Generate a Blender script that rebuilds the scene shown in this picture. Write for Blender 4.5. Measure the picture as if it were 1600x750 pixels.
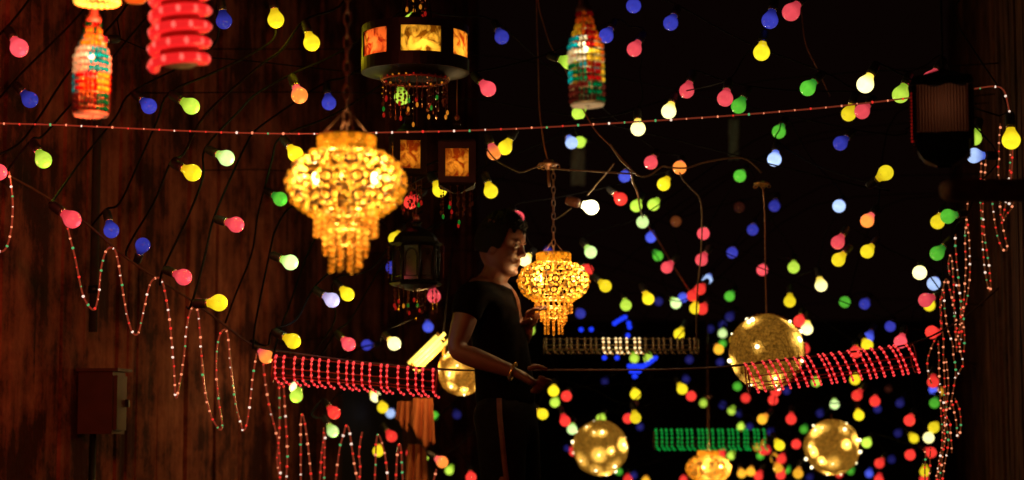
import bpy, bmesh, math, random
from mathutils import Vector, Matrix, noise as mnoise
random.seed(7)
for o in list(bpy.data.objects): bpy.data.objects.remove(o)
S = bpy.context.scene
COL = S.collection
# ------------------------------------------------------------------ camera
F = 3200.0                      # focal length in photo pixels (1600 px wide)
PITCH = math.radians(5.8)
CAMP = Vector((0, 0, 0.9))
FWD = Vector((0, math.cos(PITCH), math.sin(PITCH)))
UP = Vector((0, -math.sin(PITCH), math.cos(PITCH)))
RIGHT = Vector((1, 0, 0))
cam = bpy.data.cameras.new('camera'); co = bpy.data.objects.new('camera', cam); COL.objects.link(co)
co.location = CAMP; co.rotation_euler = (math.pi/2 + PITCH, 0, 0)
cam.sensor_width = 36; cam.lens = F/1600*36; cam.clip_start = 0.1; cam.clip_end = 500
cam.dof.use_dof = True; cam.dof.focus_distance = 6.8; cam.dof.aperture_fstop = 2.7
S.camera = co
def at(px, py, d):
    """point seen at photo pixel (px,py), d metres in front of the camera"""
    return CAMP + d*(FWD + RIGHT*((px-800)/F) + UP*((375-py)/F))
# ------------------------------------------------------------------ world: night
w = bpy.data.worlds.new('World'); S.world = w; w.use_nodes = True
bg = w.node_tree.nodes['Background']
bg.inputs[0].default_value = (1.0, 0.34, 0.24, 1); bg.inputs[1].default_value = 0.0024
S.view_settings.view_transform = 'Standard'; S.view_settings.look = 'None'
S.view_settings.exposure = 0; S.view_settings.gamma = 1
S.render.engine = 'CYCLES'
S.cycles.max_bounces = 5; S.cycles.sample_clamp_indirect = 3
# ------------------------------------------------------------------ materials
def lin(c):
    def f(v):
        v /= 255.0
        return v/12.92 if v <= 0.04045 else ((v+0.055)/1.055)**2.4
    return (f(c[0]), f(c[1]), f(c[2]), 1)
def newmat(name):
    m = bpy.data.materials.new(name); m.use_nodes = True
    nt = m.node_tree; b = nt.nodes['Principled BSDF']
    return m, nt, b
def plain(name, col, rough=0.6, metal=0, noise=0.25, scale=30, bump=0.0, stretch=(1, 1, 1), spec=0.5):
    m, nt, b = newmat(name); L = nt.links
    tc = nt.nodes.new('ShaderNodeTexCoord'); mp = nt.nodes.new('ShaderNodeMapping')
    mp.inputs['Scale'].default_value = stretch
    nz = nt.nodes.new('ShaderNodeTexNoise'); nz.inputs['Scale'].default_value = scale; nz.inputs['Detail'].default_value = 4
    L.new(tc.outputs['Object'], mp.inputs[0]); L.new(mp.outputs[0], nz.inputs['Vector'])
    cr = nt.nodes.new('ShaderNodeValToRGB')
    cr.color_ramp.elements[0].position = 0.3; cr.color_ramp.elements[1].position = 0.7
    cr.color_ramp.elements[0].color = tuple(c*(1-noise) for c in col)+(1,)
    cr.color_ramp.elements[1].color = tuple(min(1, c*(1+noise)) for c in col)+(1,)
    L.new(nz.outputs[0], cr.inputs[0]); L.new(cr.outputs[0], b.inputs['Base Color'])
    b.inputs['Roughness'].default_value = rough; b.inputs['Metallic'].default_value = metal
    b.inputs['Specular IOR Level'].default_value = spec
    if bump:
        bp = nt.nodes.new('ShaderNodeBump'); bp.inputs['Strength'].default_value = bump
        L.new(nz.outputs[0], bp.inputs['Height']); L.new(bp.outputs[0], b.inputs['Normal'])
    return m
def glow(name, rgb, strength=1.0, rough=0.3, sample=True, base=None):
    m, nt, b = newmat(name)
    c = lin(rgb)
    b.inputs['Base Color'].default_value = base or tuple(x*0.5 for x in c[:3])+(1,)
    b.inputs['Emission Color'].default_value = c; b.inputs['Emission Strength'].default_value = strength
    b.inputs['Roughness'].default_value = rough
    if not sample: m.cycles.emission_sampling = 'NONE'
    return m
def bulbglow(name, core, neck, strength=1.0):
    """painted glass lit by a filament in the globe: the neck, farther from it, is deeper in colour"""
    m, nt, b = newmat(name); L = nt.links
    tc = nt.nodes.new('ShaderNodeTexCoord'); sp = nt.nodes.new('ShaderNodeSeparateXYZ')
    L.new(tc.outputs['Object'], sp.inputs[0])
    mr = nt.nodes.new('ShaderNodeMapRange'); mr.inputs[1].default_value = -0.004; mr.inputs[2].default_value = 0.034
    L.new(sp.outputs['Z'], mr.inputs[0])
    nz = nt.nodes.new('ShaderNodeTexNoise'); nz.inputs['Scale'].default_value = 45; nz.inputs['Detail'].default_value = 3
    L.new(tc.outputs['Object'], nz.inputs['Vector'])
    oi = nt.nodes.new('ShaderNodeObjectInfo')
    mx = nt.nodes.new('ShaderNodeMix'); mx.data_type = 'RGBA'
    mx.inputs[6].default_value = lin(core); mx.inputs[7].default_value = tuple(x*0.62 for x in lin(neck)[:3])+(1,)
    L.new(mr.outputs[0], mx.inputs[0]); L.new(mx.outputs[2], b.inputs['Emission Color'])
    ma = nt.nodes.new('ShaderNodeMath'); ma.operation = 'MULTIPLY_ADD'; ma.inputs[1].default_value = 0.45; ma.inputs[2].default_value = 0.55
    L.new(nz.outputs[0], ma.inputs[0])
    mb = nt.nodes.new('ShaderNodeMath'); mb.operation = 'MULTIPLY_ADD'; mb.inputs[1].default_value = 0.5; mb.inputs[2].default_value = 0.82
    L.new(oi.outputs['Random'], mb.inputs[0])
    mc = nt.nodes.new('ShaderNodeMath'); mc.operation = 'MULTIPLY'
    L.new(ma.outputs[0], mc.inputs[0]); L.new(mb.outputs[0], mc.inputs[1])
    md = nt.nodes.new('ShaderNodeMath'); md.operation = 'MULTIPLY'; md.inputs[1].default_value = strength*1.3
    L.new(mc.outputs[0], md.inputs[0]); L.new(md.outputs[0], b.inputs['Emission Strength'])
    c = lin(neck); b.inputs['Base Color'].default_value = tuple(x*0.5 for x in c[:3])+(1,)
    b.inputs['Roughness'].default_value = 0.12; b.inputs['Coat Weight'].default_value = 0.4
    return m
def shade(name, rgb, tr=0.75, rough=0.3, islands=0.0, noise=0, nscale=60, gl=0.06, lit=0.0, lit_rgb=None):
    """thin coloured glass or acrylic that passes the light of the lamp behind it"""
    m = bpy.data.materials.new(name); m.use_nodes = True; nt = m.node_tree; L = nt.links
    nt.nodes.clear(); out = nt.nodes.new('ShaderNodeOutputMaterial')
    t = nt.nodes.new('ShaderNodeBsdfTranslucent'); d = nt.nodes.new('ShaderNodeBsdfDiffuse'); g = nt.nodes.new('ShaderNodeBsdfGlossy')
    g.inputs['Roughness'].default_value = rough
    m1 = nt.nodes.new('ShaderNodeMixShader'); m1.inputs[0].default_value = 1-tr
    m2 = nt.nodes.new('ShaderNodeMixShader'); m2.inputs[0].default_value = gl
    L.new(t.outputs[0], m1.inputs[1]); L.new(d.outputs[0], m1.inputs[2])
    L.new(m1.outputs[0], m2.inputs[1]); L.new(g.outputs[0], m2.inputs[2]); L.new(m2.outputs[0], out.inputs[0])
    col = nt.nodes.new('ShaderNodeRGB'); col.outputs[0].default_value = lin(rgb)
    src = col.outputs[0]
    def scaled(src, val, lo, hi):
        mr = nt.nodes.new('ShaderNodeMapRange'); mr.inputs[3].default_value = lo; mr.inputs[4].default_value = hi
        L.new(val, mr.inputs[0])
        mu = nt.nodes.new('ShaderNodeMix'); mu.data_type = 'RGBA'; mu.blend_type = 'MULTIPLY'; mu.inputs[0].default_value = 1
        L.new(src, mu.inputs[6]); L.new(mr.outputs[0], mu.inputs[7]); return mu.outputs[2]
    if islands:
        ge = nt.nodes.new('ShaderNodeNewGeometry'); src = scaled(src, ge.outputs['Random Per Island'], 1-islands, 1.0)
    if noise:
        tc = nt.nodes.new('ShaderNodeTexCoord'); nz = nt.nodes.new('ShaderNodeTexNoise')
        nz.inputs['Scale'].default_value = nscale; nz.inputs['Detail'].default_value = 5; nz.inputs['Roughness'].default_value = 0.7
        L.new(tc.outputs['Object'], nz.inputs['Vector'])
        mr = nt.nodes.new('ShaderNodeMapRange'); mr.inputs[1].default_value = 0.35; mr.inputs[2].default_value = 0.65
        L.new(nz.outputs[0], mr.inputs[0])
        src = scaled(src, mr.outputs[0], 1-noise, 1.0)
    for n in (t, d, g): L.new(src, n.inputs['Color'])
    if lit:      # lamp glow put into the beads as added emission
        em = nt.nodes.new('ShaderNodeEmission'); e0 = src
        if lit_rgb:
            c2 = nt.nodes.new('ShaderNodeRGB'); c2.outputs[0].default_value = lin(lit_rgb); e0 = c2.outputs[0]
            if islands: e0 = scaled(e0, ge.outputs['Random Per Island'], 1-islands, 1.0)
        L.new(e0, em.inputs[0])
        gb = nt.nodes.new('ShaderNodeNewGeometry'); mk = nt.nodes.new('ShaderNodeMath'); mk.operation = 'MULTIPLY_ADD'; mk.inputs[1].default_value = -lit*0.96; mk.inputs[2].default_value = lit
        L.new(gb.outputs['Backfacing'], mk.inputs[0]); L.new(mk.outputs[0], em.inputs[1])      # added glow kept off back faces so the gaps stay dark
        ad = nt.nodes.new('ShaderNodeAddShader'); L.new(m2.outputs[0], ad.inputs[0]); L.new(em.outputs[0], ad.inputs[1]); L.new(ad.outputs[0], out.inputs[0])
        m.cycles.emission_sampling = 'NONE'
    return m
M = {}
M['black'] = plain('black_metal', (0.009, 0.008, 0.0075), 0.45, 0.4, 0.3, 60)
M['rubber'] = plain('black_rubber', (0.012, 0.011, 0.011), 0.6)
M['cord'] = plain('dark_cord', (0.006, 0.005, 0.005), 0.8, spec=0.1)
M['copper'] = plain('copper_wire', (0.28, 0.12, 0.06), 0.4, 0.6)
M['tan'] = plain('tan_cable', (0.24, 0.15, 0.08), 0.5)
M['steel'] = plain('collar_metal', (0.75, 0.68, 0.6), 0.25, 0.9)
M['brass'] = plain('brass', (0.75, 0.45, 0.14), 0.28, 0.9)
M['ropetube'] = shade('clear_rope_tube', (255, 120, 90), 0.4, 0.15, gl=0.4)
# ------------------------------------------------------------------ mesh builder
class MB:
    def __init__(s): s.v = []; s.f = []; s.mi = []; s.cur = 0
    def add(s, vs, fs):
        b = len(s.v); s.v += [tuple(p) for p in vs]; s.f += [tuple(i+b for i in f) for f in fs]; s.mi += [s.cur]*len(fs)
    def box(s, c, size, R=None, bev=0):
        x, y, z = [k/2 for k in size]; c = Vector(c)
        P = [Vector((i*x, j*y, k*z)) for i in (-1, 1) for j in (-1, 1) for k in (-1, 1)]
        if R is not None: P = [R @ p for p in P]
        s.add([c+p for p in P], [(0, 1, 3, 2), (4, 6, 7, 5), (0, 4, 5, 1), (2, 3, 7, 6), (0, 2, 6, 4), (1, 5, 7, 3)])
    def tube(s, pts, r, n=6, closed=False, cap=True):
        pts = [Vector(p) for p in pts]; N = len(pts); vs = []
        rs = r if isinstance(r, (list, tuple)) else [r]*N
        ref = None
        for i, p in enumerate(pts):
            if closed: t = pts[(i+1) % N]-pts[i-1]
            else: t = pts[min(i+1, N-1)]-pts[max(i-1, 0)]
            if t.length < 1e-9: t = Vector((0, 0, 1))
            t.normalize()
            if ref is None:
                ref = Vector((0, 0, 1)) if abs(t.z) < 0.9 else Vector((1, 0, 0))
                ref = t.cross(ref).normalized()
            else:
                ref = ref - t*ref.dot(t)
                ref = ref.normalized() if ref.length > 1e-6 else t.orthogonal().normalized()
            b = t.cross(ref)
            for k in range(n):
                a = 2*math.pi*k/n; vs.append(p+ref*math.cos(a)*rs[i]+b*math.sin(a)*rs[i])
        fs = []
        for i in range(N if closed else N-1):
            j = (i+1) % N
            for k in range(n):
                k2 = (k+1) % n; fs.append((i*n+k, i*n+k2, j*n+k2, j*n+k))
        if cap and not closed:
            fs.append(tuple(range(n-1, -1, -1))); fs.append(tuple((N-1)*n+k for k in range(n)))
        s.add(vs, fs)
    def lathe(s, prof, n=16, c=(0, 0, 0), R=None, a0=0, a1=2*math.pi):
        """prof: list of (r,z) about local Z"""
        c = Vector(c); vs = []; full = abs(a1-a0-2*math.pi) < 1e-6; m = n if full else n+1
        for r, z in prof:
            for k in range(m):
                a = a0+(a1-a0)*k/n; p = Vector((r*math.cos(a), r*math.sin(a), z))
                vs.append(c+(R @ p if R is not None else p))
        fs = []
        for i in range(len(prof)-1):
            for k in range(n):
                k2 = (k+1) % m; fs.append((i*m+k, i*m+k2, (i+1)*m+k2, (i+1)*m+k))
        s.add(vs, fs)
    def ball(s, c, r, n=6, rings=4, sq=(1, 1, 1)):
        c = Vector(c); vs = [c+Vector((0, 0, -r*sq[2]))]
        for i in range(1, rings):
            a = -math.pi/2+math.pi*i/rings
            for k in range(n):
                b = 2*math.pi*k/n
                vs.append(c+Vector((math.cos(a)*math.cos(b)*r*sq[0], math.cos(a)*math.sin(b)*r*sq[1], math.sin(a)*r*sq[2])))
        vs.append(c+Vector((0, 0, r*sq[2]))); fs = []; T = len(vs)-1
        for k in range(n):
            fs.append((0, 1+(k+1) % n, 1+k)); fs.append((T, T-n+k, T-n+(k+1) % n))
            for i in range(rings-2):
                a = 1+i*n
                fs.append((a+k, a+(k+1) % n, a+n+(k+1) % n, a+n+k))
        s.add(vs, fs)
    def bead(s, c, nrm, r, tall=1.0, n=7):
        """faceted cup bead, open at the back where the lamp shines in; nrm points outwards"""
        c = Vector(c); z = Vector(nrm).normalized(); x = Vector((0, 0, 1)).cross(z)
        x = x.normalized() if x.length > 1e-3 else Vector((1, 0, 0)); y = z.cross(x)
        vs = []
        for (rr, h) in ((0.8, -0.55), (1.0, 0.0), (0.72, 0.62)):
            for k in range(n):
                a = 2*math.pi*(k+0.5*(h > 0.1))/n; vs.append(c+x*math.cos(a)*rr*r+y*math.sin(a)*rr*r*tall+z*h*r)
        vs.append(c+z*r*0.85); fs = []
        for i in (0, 1):
            for k in range(n):
                k2 = (k+1) % n; fs.append((i*n+k, i*n+k2, (i+1)*n+k2, (i+1)*n+k))
        for k in range(n): fs.append((2*n+k, 2*n+(k+1) % n, 3*n))
        s.add(vs, fs)
    def data(s, name, mats, smooth=True):
        me = bpy.data.meshes.new(name); me.from_pydata(s.v, [], s.f)
        for m in (mats if isinstance(mats, (list, tuple)) else [mats]): me.materials.append(m)
        me.polygons.foreach_set('material_index', s.mi)
        me.polygons.foreach_set('use_smooth', [smooth]*len(s.f)); me.update(); return me
    def build(s, name, mats, parent=None, smooth=True):
        return link(name, s.data(name, mats, smooth), parent)
def link(name, me, parent=None):
    o = bpy.data.objects.new(name, me); COL.objects.link(o)
    if parent is not None: o.parent = parent
    return o
def tag(o, label, cat, group=None):
    o['label'] = label; o['category'] = cat
    if group: o['group'] = group
    return o
def thing(name, label, cat, loc=(0, 0, 0), rot=None, group=None):
    o = bpy.data.objects.new(name, None); COL.objects.link(o); o.location = loc; o.empty_display_size = 0.1
    if rot is not None: o.rotation_euler = rot
    return tag(o, label, cat, group)
def lamp(name, parent, loc, col, power, r=0.015):
    l = bpy.data.lights.new(name, 'POINT'); l.color = col; l.energy = power; l.shadow_soft_size = r
    o = bpy.data.objects.new(name, l); COL.objects.link(o); o.location = loc
    if parent is not None: o.parent = parent
    return o
def smooth_path(pts, k=5):
    P = [Vector(p) for p in pts]
    if len(P) < 3: return P
    out = []
    for i in range(len(P)-1):
        p0 = P[max(i-1, 0)]; p1 = P[i]; p2 = P[i+1]; p3 = P[min(i+2, len(P)-1)]
        for j in range(k):
            t = j/k
            out.append(0.5*((2*p1)+(p2-p0)*t+(2*p0-5*p1+4*p2-p3)*t*t+(3*p1-p0-3*p2+p3)*t**3))
    out.append(P[-1]); return out
def resample(path, step):
    out = []; acc = 0; nxt = step/2
    for a, b in zip(path[:-1], path[1:]):
        L = (b-a).length
        while nxt <= acc+L and L > 0:
            out.append(a+(b-a)*((nxt-acc)/L)); nxt += step
        acc += L
    return out
# ------------------------------------------------------------------ setting
DIR = Vector((0.190, 0.982, 0)).normalized(); NRM = Vector((DIR.y, -DIR.x, 0))      # alley direction; normal from left wall to right
LW = Vector((-1.825, 7.3, 0)); WIDTH = 3.6
mg = plain('dark_asphalt', (0.05, 0.046, 0.043), 0.85, 0, 0.4, 6, 0.3)
g = MB(); g.add([(-150, -60, 0), (150, -60, 0), (150, 240, 0), (-150, 240, 0)], [(0, 1, 2, 3)])
go = g.build('ground', mg); go['kind'] = 'structure'
def plankmat(name, col):
    m, nt, b = newmat(name); L = nt.links
    tc = nt.nodes.new('ShaderNodeTexCoord'); oi = nt.nodes.new('ShaderNodeObjectInfo')
    ad = nt.nodes.new('ShaderNodeVectorMath'); ad.operation = 'ADD'
    sc = nt.nodes.new('ShaderNodeVectorMath'); sc.operation = 'SCALE'; sc.inputs[0].default_value = (13, 7, 5); L.new(oi.outputs['Random'], sc.inputs['Scale'])
    L.new(tc.outputs['Object'], ad.inputs[0]); L.new(sc.outputs[0], ad.inputs[1])
    mp = nt.nodes.new('ShaderNodeMapping'); mp.inputs['Scale'].default_value = (22, 22, 1.6); L.new(ad.outputs[0], mp.inputs[0])
    n1 = nt.nodes.new('ShaderNodeTexNoise'); n1.inputs['Scale'].default_value = 1.6; n1.inputs['Detail'].default_value = 6; n1.inputs['Roughness'].default_value = 0.7; L.new(mp.outputs[0], n1.inputs['Vector'])
    n2 = nt.nodes.new('ShaderNodeTexNoise'); n2.inputs['Scale'].default_value = 3.4; n2.inputs['Detail'].default_value = 8; n2.inputs['Roughness'].default_value = 0.65; n2.inputs['Distortion'].default_value = 0.6
    gpos = nt.nodes.new('ShaderNodeNewGeometry'); L.new(gpos.outputs['Position'], n2.inputs['Vector'])
    mm = nt.nodes.new('ShaderNodeMath'); mm.operation = 'MULTIPLY'; L.new(n1.outputs[0], mm.inputs[0]); L.new(n2.outputs[0], mm.inputs[1])
    cr = nt.nodes.new('ShaderNodeValToRGB'); e = cr.color_ramp.elements
    e[0].position = 0.17; e[0].color = tuple(c*0.25 for c in col)+(1,); e[1].position = 0.36; e[1].color = tuple(c*1.3 for c in col)+(1,)
    k = cr.color_ramp.elements.new(0.26); k.color = tuple(c*0.8 for c in col)+(1,)
    L.new(mm.outputs[0], cr.inputs[0])
    mr = nt.nodes.new('ShaderNodeMapRange'); mr.inputs[3].default_value = 0.6; mr.inputs[4].default_value = 1.15; L.new(oi.outputs['Random'], mr.inputs[0])
    mu = nt.nodes.new('ShaderNodeMix'); mu.data_type = 'RGBA'; mu.blend_type = 'MULTIPLY'; mu.inputs[0].default_value = 1
    L.new(cr.outputs[0], mu.inputs[6]); L.new(mr.outputs[0], mu.inputs[7]); L.new(mu.outputs[2], b.inputs['Base Color'])
    bp = nt.nodes.new('ShaderNodeBump'); bp.inputs['Strength'].default_value = 0.7; bp.inputs['Distance'].default_value = 0.02
    L.new(mm.outputs[0], bp.inputs['Height']); L.new(bp.outputs[0], b.inputs['Normal'])
    b.inputs['Roughness'].default_value = 0.85; b.inputs['Specular IOR Level'].default_value = 0.25
    return m
M['plank'] = plankmat('weathered_plank', (0.36, 0.105, 0.062))
M['board'] = plankmat('old_board', (0.22, 0.09, 0.055))
M['gap'] = plain('dark_backing', (0.03, 0.022, 0.018), 0.9)
def plank_wall(name, label, base, s0, s1, wmin, wmax, h, mat, side, rnd, skip=None):
    t = thing(name, label, 'wall', base)
    yaw = math.atan2(DIR.y, DIR.x); R = Matrix.Rotation(yaw, 3, 'Z')
    b = MB(); b.box(DIR*(s0+s1)/2+NRM*(-0.06*side)+Vector((0, 0, h/2)), (s1-s0, 0.06, h), R); b.build('backing', M['gap'], t, False)
    s = s0; variants = []
    for k in range(10):
        wd = wmin+(wmax-wmin)*k/9; q = MB(); th = 0.028; e = 0.006; hh = h
        x0, x1 = -wd/2, wd/2
        pr = [(x0, 0), (x0+e, th*side), (x0+wd*0.35, (th+0.003)*side), (x1-wd*0.3, (th-0.003)*side), (x1-e, th*side), (x1, 0)]
        n = len(pr); vs = []; NZ = 7
        for j in range(NZ):
            z = hh*j/(NZ-1); off = (rnd.random()-0.5)*0.008; sx = (rnd.random()-0.5)*0.006
            vs += [(x+sx, -(y+off*side), z) for x, y in pr]
        fs = [(j*n+i, j*n+i+1, (j+1)*n+i+1, (j+1)*n+i) for j in range(NZ-1) for i in range(n-1)]
        fs += [tuple(range(n-1, -1, -1)), tuple((NZ-1)*n+i for i in range(n))]
        q.add(vs, fs); variants.append((wd, q.data('plank', mat, False)))
    while s < s1:
        wd, me = rnd.choice(variants)
        o = link('plank', me, t)
        o.location = DIR*(s+wd/2)+NRM*(-0.028*side+(rnd.random())*0.016*side); o.rotation_euler = (rnd.uniform(-0.002, 0.002), rnd.uniform(-0.004, 0.004), yaw)
        s += wd+rnd.uniform(0.004, 0.014)
    return t
rw = random.Random(3)
def plastermat(name, c_dark, c_mid, c_light):
    m, nt, b = newmat(name); L = nt.links
    tc = nt.nodes.new('ShaderNodeTexCoord'); gp_ = nt.nodes.new('ShaderNodeNewGeometry')
    n1 = nt.nodes.new('ShaderNodeTexNoise'); n1.inputs['Scale'].default_value = 2.6; n1.inputs['Detail'].default_value = 9; n1.inputs['Roughness'].default_value = 0.72
    L.new(gp_.outputs['Position'], n1.inputs['Vector'])
    mp = nt.nodes.new('ShaderNodeMapping'); mp.inputs['Scale'].default_value = (14, 14, 1.1); L.new(gp_.outputs['Position'], mp.inputs[0])
    n2 = nt.nodes.new('ShaderNodeTexNoise'); n2.inputs['Scale'].default_value = 1.3; n2.inputs['Detail'].default_value = 6; L.new(mp.outputs[0], n2.inputs['Vector'])
    mx = nt.nodes.new('ShaderNodeMath'); mx.operation = 'MULTIPLY_ADD'; mx.inputs[1].default_value = 0.28; L.new(n2.outputs[0], mx.inputs[0])
    m5 = nt.nodes.new('ShaderNodeMath'); m5.operation = 'MULTIPLY'; m5.inputs[1].default_value = 0.78; L.new(n1.outputs[0], m5.inputs[0]); L.new(m5.outputs[0], mx.inputs[2])
    cr = nt.nodes.new('ShaderNodeValToRGB'); e = cr.color_ramp.elements
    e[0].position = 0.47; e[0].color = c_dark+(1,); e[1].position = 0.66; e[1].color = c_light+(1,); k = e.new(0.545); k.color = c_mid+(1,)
    L.new(mx.outputs[0], cr.inputs[0]); L.new(cr.outputs[0], b.inputs['Base Color'])
    n3 = nt.nodes.new('ShaderNodeTexNoise'); n3.inputs['Scale'].default_value = 26; n3.inputs['Detail'].default_value = 6; L.new(gp_.outputs['Position'], n3.inputs['Vector'])
    ad = nt.nodes.new('ShaderNodeMath'); ad.operation = 'MULTIPLY_ADD'; ad.inputs[1].default_value = 0.4; L.new(n3.outputs[0], ad.inputs[0]); L.new(mx.outputs[0], ad.inputs[2])
    bp = nt.nodes.new('ShaderNodeBump'); bp.inputs['Strength'].default_value = 0.8; bp.inputs['Distance'].default_value = 0.03
    L.new(ad.outputs[0], bp.inputs['Height']); L.new(bp.outputs[0], b.inputs['Normal'])
    b.inputs['Roughness'].default_value = 0.9; b.inputs['Specular IOR Level'].default_value = 0.2
    return m
M['plaster'] = plastermat('stained_plaster', (0.05, 0.013, 0.009), (0.20, 0.055, 0.032), (0.36, 0.12, 0.07))  # mottled stains; the wall's red light is partly put into the base colour
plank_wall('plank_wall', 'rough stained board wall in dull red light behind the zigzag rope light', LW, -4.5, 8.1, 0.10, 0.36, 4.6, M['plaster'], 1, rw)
plank_wall('board_wall', 'dark brown board wall behind the hanging bunch of rope lights', LW+NRM*WIDTH, -4.0, 12, 0.12, 0.26, 4.8, M['board'], -1, rw)
# far building closing the lane, dark
mf = plain('dark_plaster', (0.12, 0.10, 0.09), 0.9, 0, 0.4, 1.5, 0.3)
fb = thing('far_building', 'low unlit plaster building closing off the lane in the dark', 'building', (6, 34, 0))
q = MB(); q.box((0, 0, 1.5), (34, 0.4, 3.0)); q.build('wall', mf, fb, False)
for i in range(7):
    for j in range(1):
        q = MB(); x = -13+i*4.2; z = 1.7
        q.box((x, -0.22, z), (1.3, 0.06, 1.4)); wo = q.build('window', M['gap'], fb, False)
        q = MB(); q.box((x, -0.26, z-0.75), (1.5, 0.16, 0.08)); q.build('sill', mf, wo, False)

# meter box on the wall
def wallpt(px, py, off=0.0):
    """point on the left wall's face seen at a photo pixel"""
    r = FWD + RIGHT*((px-800)/F) + UP*((375-py)/F); n = NRM
    p0 = LW+NRM*(0.02+off); t = (p0-CAMP).dot(n)/r.dot(n); return CAMP+r*t
yawW = math.atan2(DIR.y, DIR.x)
p = wallpt(133, 300); p.z = 0
dp = thing('drain_pipe', 'thin dark drain pipe running straight up the left wall above the meter box', 'pipe', p)
q = MB(); q.tube([NRM*0.045+Vector((0, 0, z)) for z in (1.35, 2.0, 3.2, 4.6)], 0.017, 8); q.build('pipe', M['gap'], dp)
for z in (1.5, 2.3, 3.1): q = MB(); q.tube([NRM*0.045+Vector((0, 0, z)), NRM*0.045+Vector((0, 0, z+0.03))], 0.023, 8); q.build('bracket', M['black'], dp)
p = wallpt(132, 630)
mb_ = thing('meter_box', 'plain reddish metal meter box fixed to the board wall at left', 'meter box', p, (0, 0, yawW))
mbox = plain('painted_steel', (0.07, 0.022, 0.015), 0.6, 0, 0.25, 9, 0.1)
q = MB(); q.box((0.0, -0.07, 0.0), (0.13, 0.14, 0.24)); q.build('body', mbox, mb_, False)
q = MB(); q.box((-0.002, -0.148, 0.0), (0.10, 0.014, 0.21)); d_ = q.build('door', mbox, mb_, False)
q = MB(); q.box((0.035, -0.163, 0.0), (0.012, 0.014, 0.03)); q.build('latch', M['black'], d_, False)
q = MB(); q.box((0.0, -0.080, 0.127), (0.15, 0.17, 0.012)); q.build('lid', mbox, mb_, False)
q = MB(); q.tube([(-0.03, -0.05, -0.12), (-0.03, -0.05, -0.5), (-0.03, -0.04, -0.78)], 0.014, 8); q.build('conduit', M['black'], mb_)
# dark doorway in the wall
p = wallpt(572, 640); p.z = 0
dw = thing('doorway', 'dark doorway in the left board wall under the left red coil tube', 'doorway', p, (0, 0, yawW))
q = MB(); q.box((0, -0.012, 0.62), (1.5, 0.05, 1.24)); q.build('door_leaf', plain('dark_door', (0.03, 0.018, 0.014), 0.7, 0, 0.3, 14, 0.2, (1, 1, 0.1)), dw, False)
q = MB(); q.box((-0.79, -0.02, 0.64), (0.08, 0.09, 1.28)); q.box((0.79, -0.02, 0.64), (0.08, 0.09, 1.28)); q.box((0, -0.022, 1.28), (1.66, 0.1, 0.08)); q.build('door_frame', M['board'], dw, False)
# near dark beam at right
a = at(1474, 297, 4.6); b = at(1680, 298, 4.75)
bm_ = thing('wooden_beam', 'dark rounded wooden beam end poking in below the ribbed lantern', 'beam', a)
q = MB(); v = b-a; L_ = v.length; v.normalize(); u = v.cross(Vector((0, 0, 1))).normalized(); n_ = u.cross(v)
pr = []
for i in range(9):
    t = i/8; c_ = 0.024*math.sqrt(max(0.02, 1-(1-min(1, t*3))**2)) if t < 0.34 else 0.024
    pr.append((t, c_))
vs = []; NN = 12; ts = [0, 0.006, 0.02, 0.04, L_*0.5, L_]; rr = [0.55, 0.8, 0.95, 1, 1, 1]
for t, r in zip(ts, rr):
    for k in range(NN):
        an = 2*math.pi*k/NN; ca, sa = math.cos(an), math.sin(an)
        f_ = 1/max(abs(ca), abs(sa))**0.75
        vs.append(v*t+u*ca*0.028*r*f_+n_*sa*0.0255*r*f_)
fs = [(i*NN+k, i*NN+(k+1) % NN, (i+1)*NN+(k+1) % NN, (i+1)*NN+k) for i in range(len(ts)-1) for k in range(NN)]+[tuple(range(NN-1, -1, -1)), tuple((len(ts)-1)*NN+k for k in range(NN))]
q.add(vs, fs); q.build('beam_body', plain('beam_wood', (0.22, 0.11, 0.06), 0.7, 0, 0.35, 8, 0.2, (1, 8, 8)), bm_)
q = MB(); q.box(v*0.045-u*0.030, (0.018, 0.008, 0.018)); q.build('bolt', M['black'], bm_, False)
#@@BULBS
# ------------------------------------------------------------------ coloured bulbs
KIND = {  # globe, neck, strength, words, family
 'P': ((250, 82, 92), (240, 70, 85), 1.0, 'pink-red', 'red'),
 'R': ((250, 58, 48), (235, 45, 45), 1.0, 'red', 'red'),
 'O': ((255, 140, 55), (250, 90, 95), 1.2, 'orange-red', 'red'),
 'A': ((255, 185, 45), (250, 150, 45), 1.0, 'amber', 'yellow'),
 'Y': ((255, 228, 35), (255, 215, 25), 1.0, 'yellow', 'yellow'),
 'W': ((255, 244, 165), (255, 220, 75), 1.7, 'warm white', 'yellow'),
 'B': ((58, 62, 185), (35, 38, 130), 1.0, 'blue', 'blue'),
 'C': ((85, 100, 248), (50, 60, 190), 1.0, 'bright blue', 'blue'),
 'D': ((38, 36, 110), (24, 22, 70), 1.0, 'dim blue', 'blue'),
 'L': ((178, 205, 255), (95, 125, 250), 1.1, 'pale blue', 'blue'),
 'V': ((215, 208, 255), (190, 170, 235), 1.0, 'lavender white', 'blue'),
 'G': ((95, 205, 55), (50, 150, 45), 1.0, 'green', 'green'),
 'E': ((200, 240, 75), (165, 215, 50), 1.0, 'lime green', 'green'),
 'H': ((222, 255, 165), (180, 235, 95), 1.1, 'pale green', 'green'),
 'U': ((105, 52, 22), (70, 30, 14), 1.0, 'dull brown', 'brown'),  # unlit bulb, its brown tone put in as weak emission
 'Z': ((52, 20, 12), (36, 12, 8), 1.0, 'dark brown', 'brown'),
}
N_ = None
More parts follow.
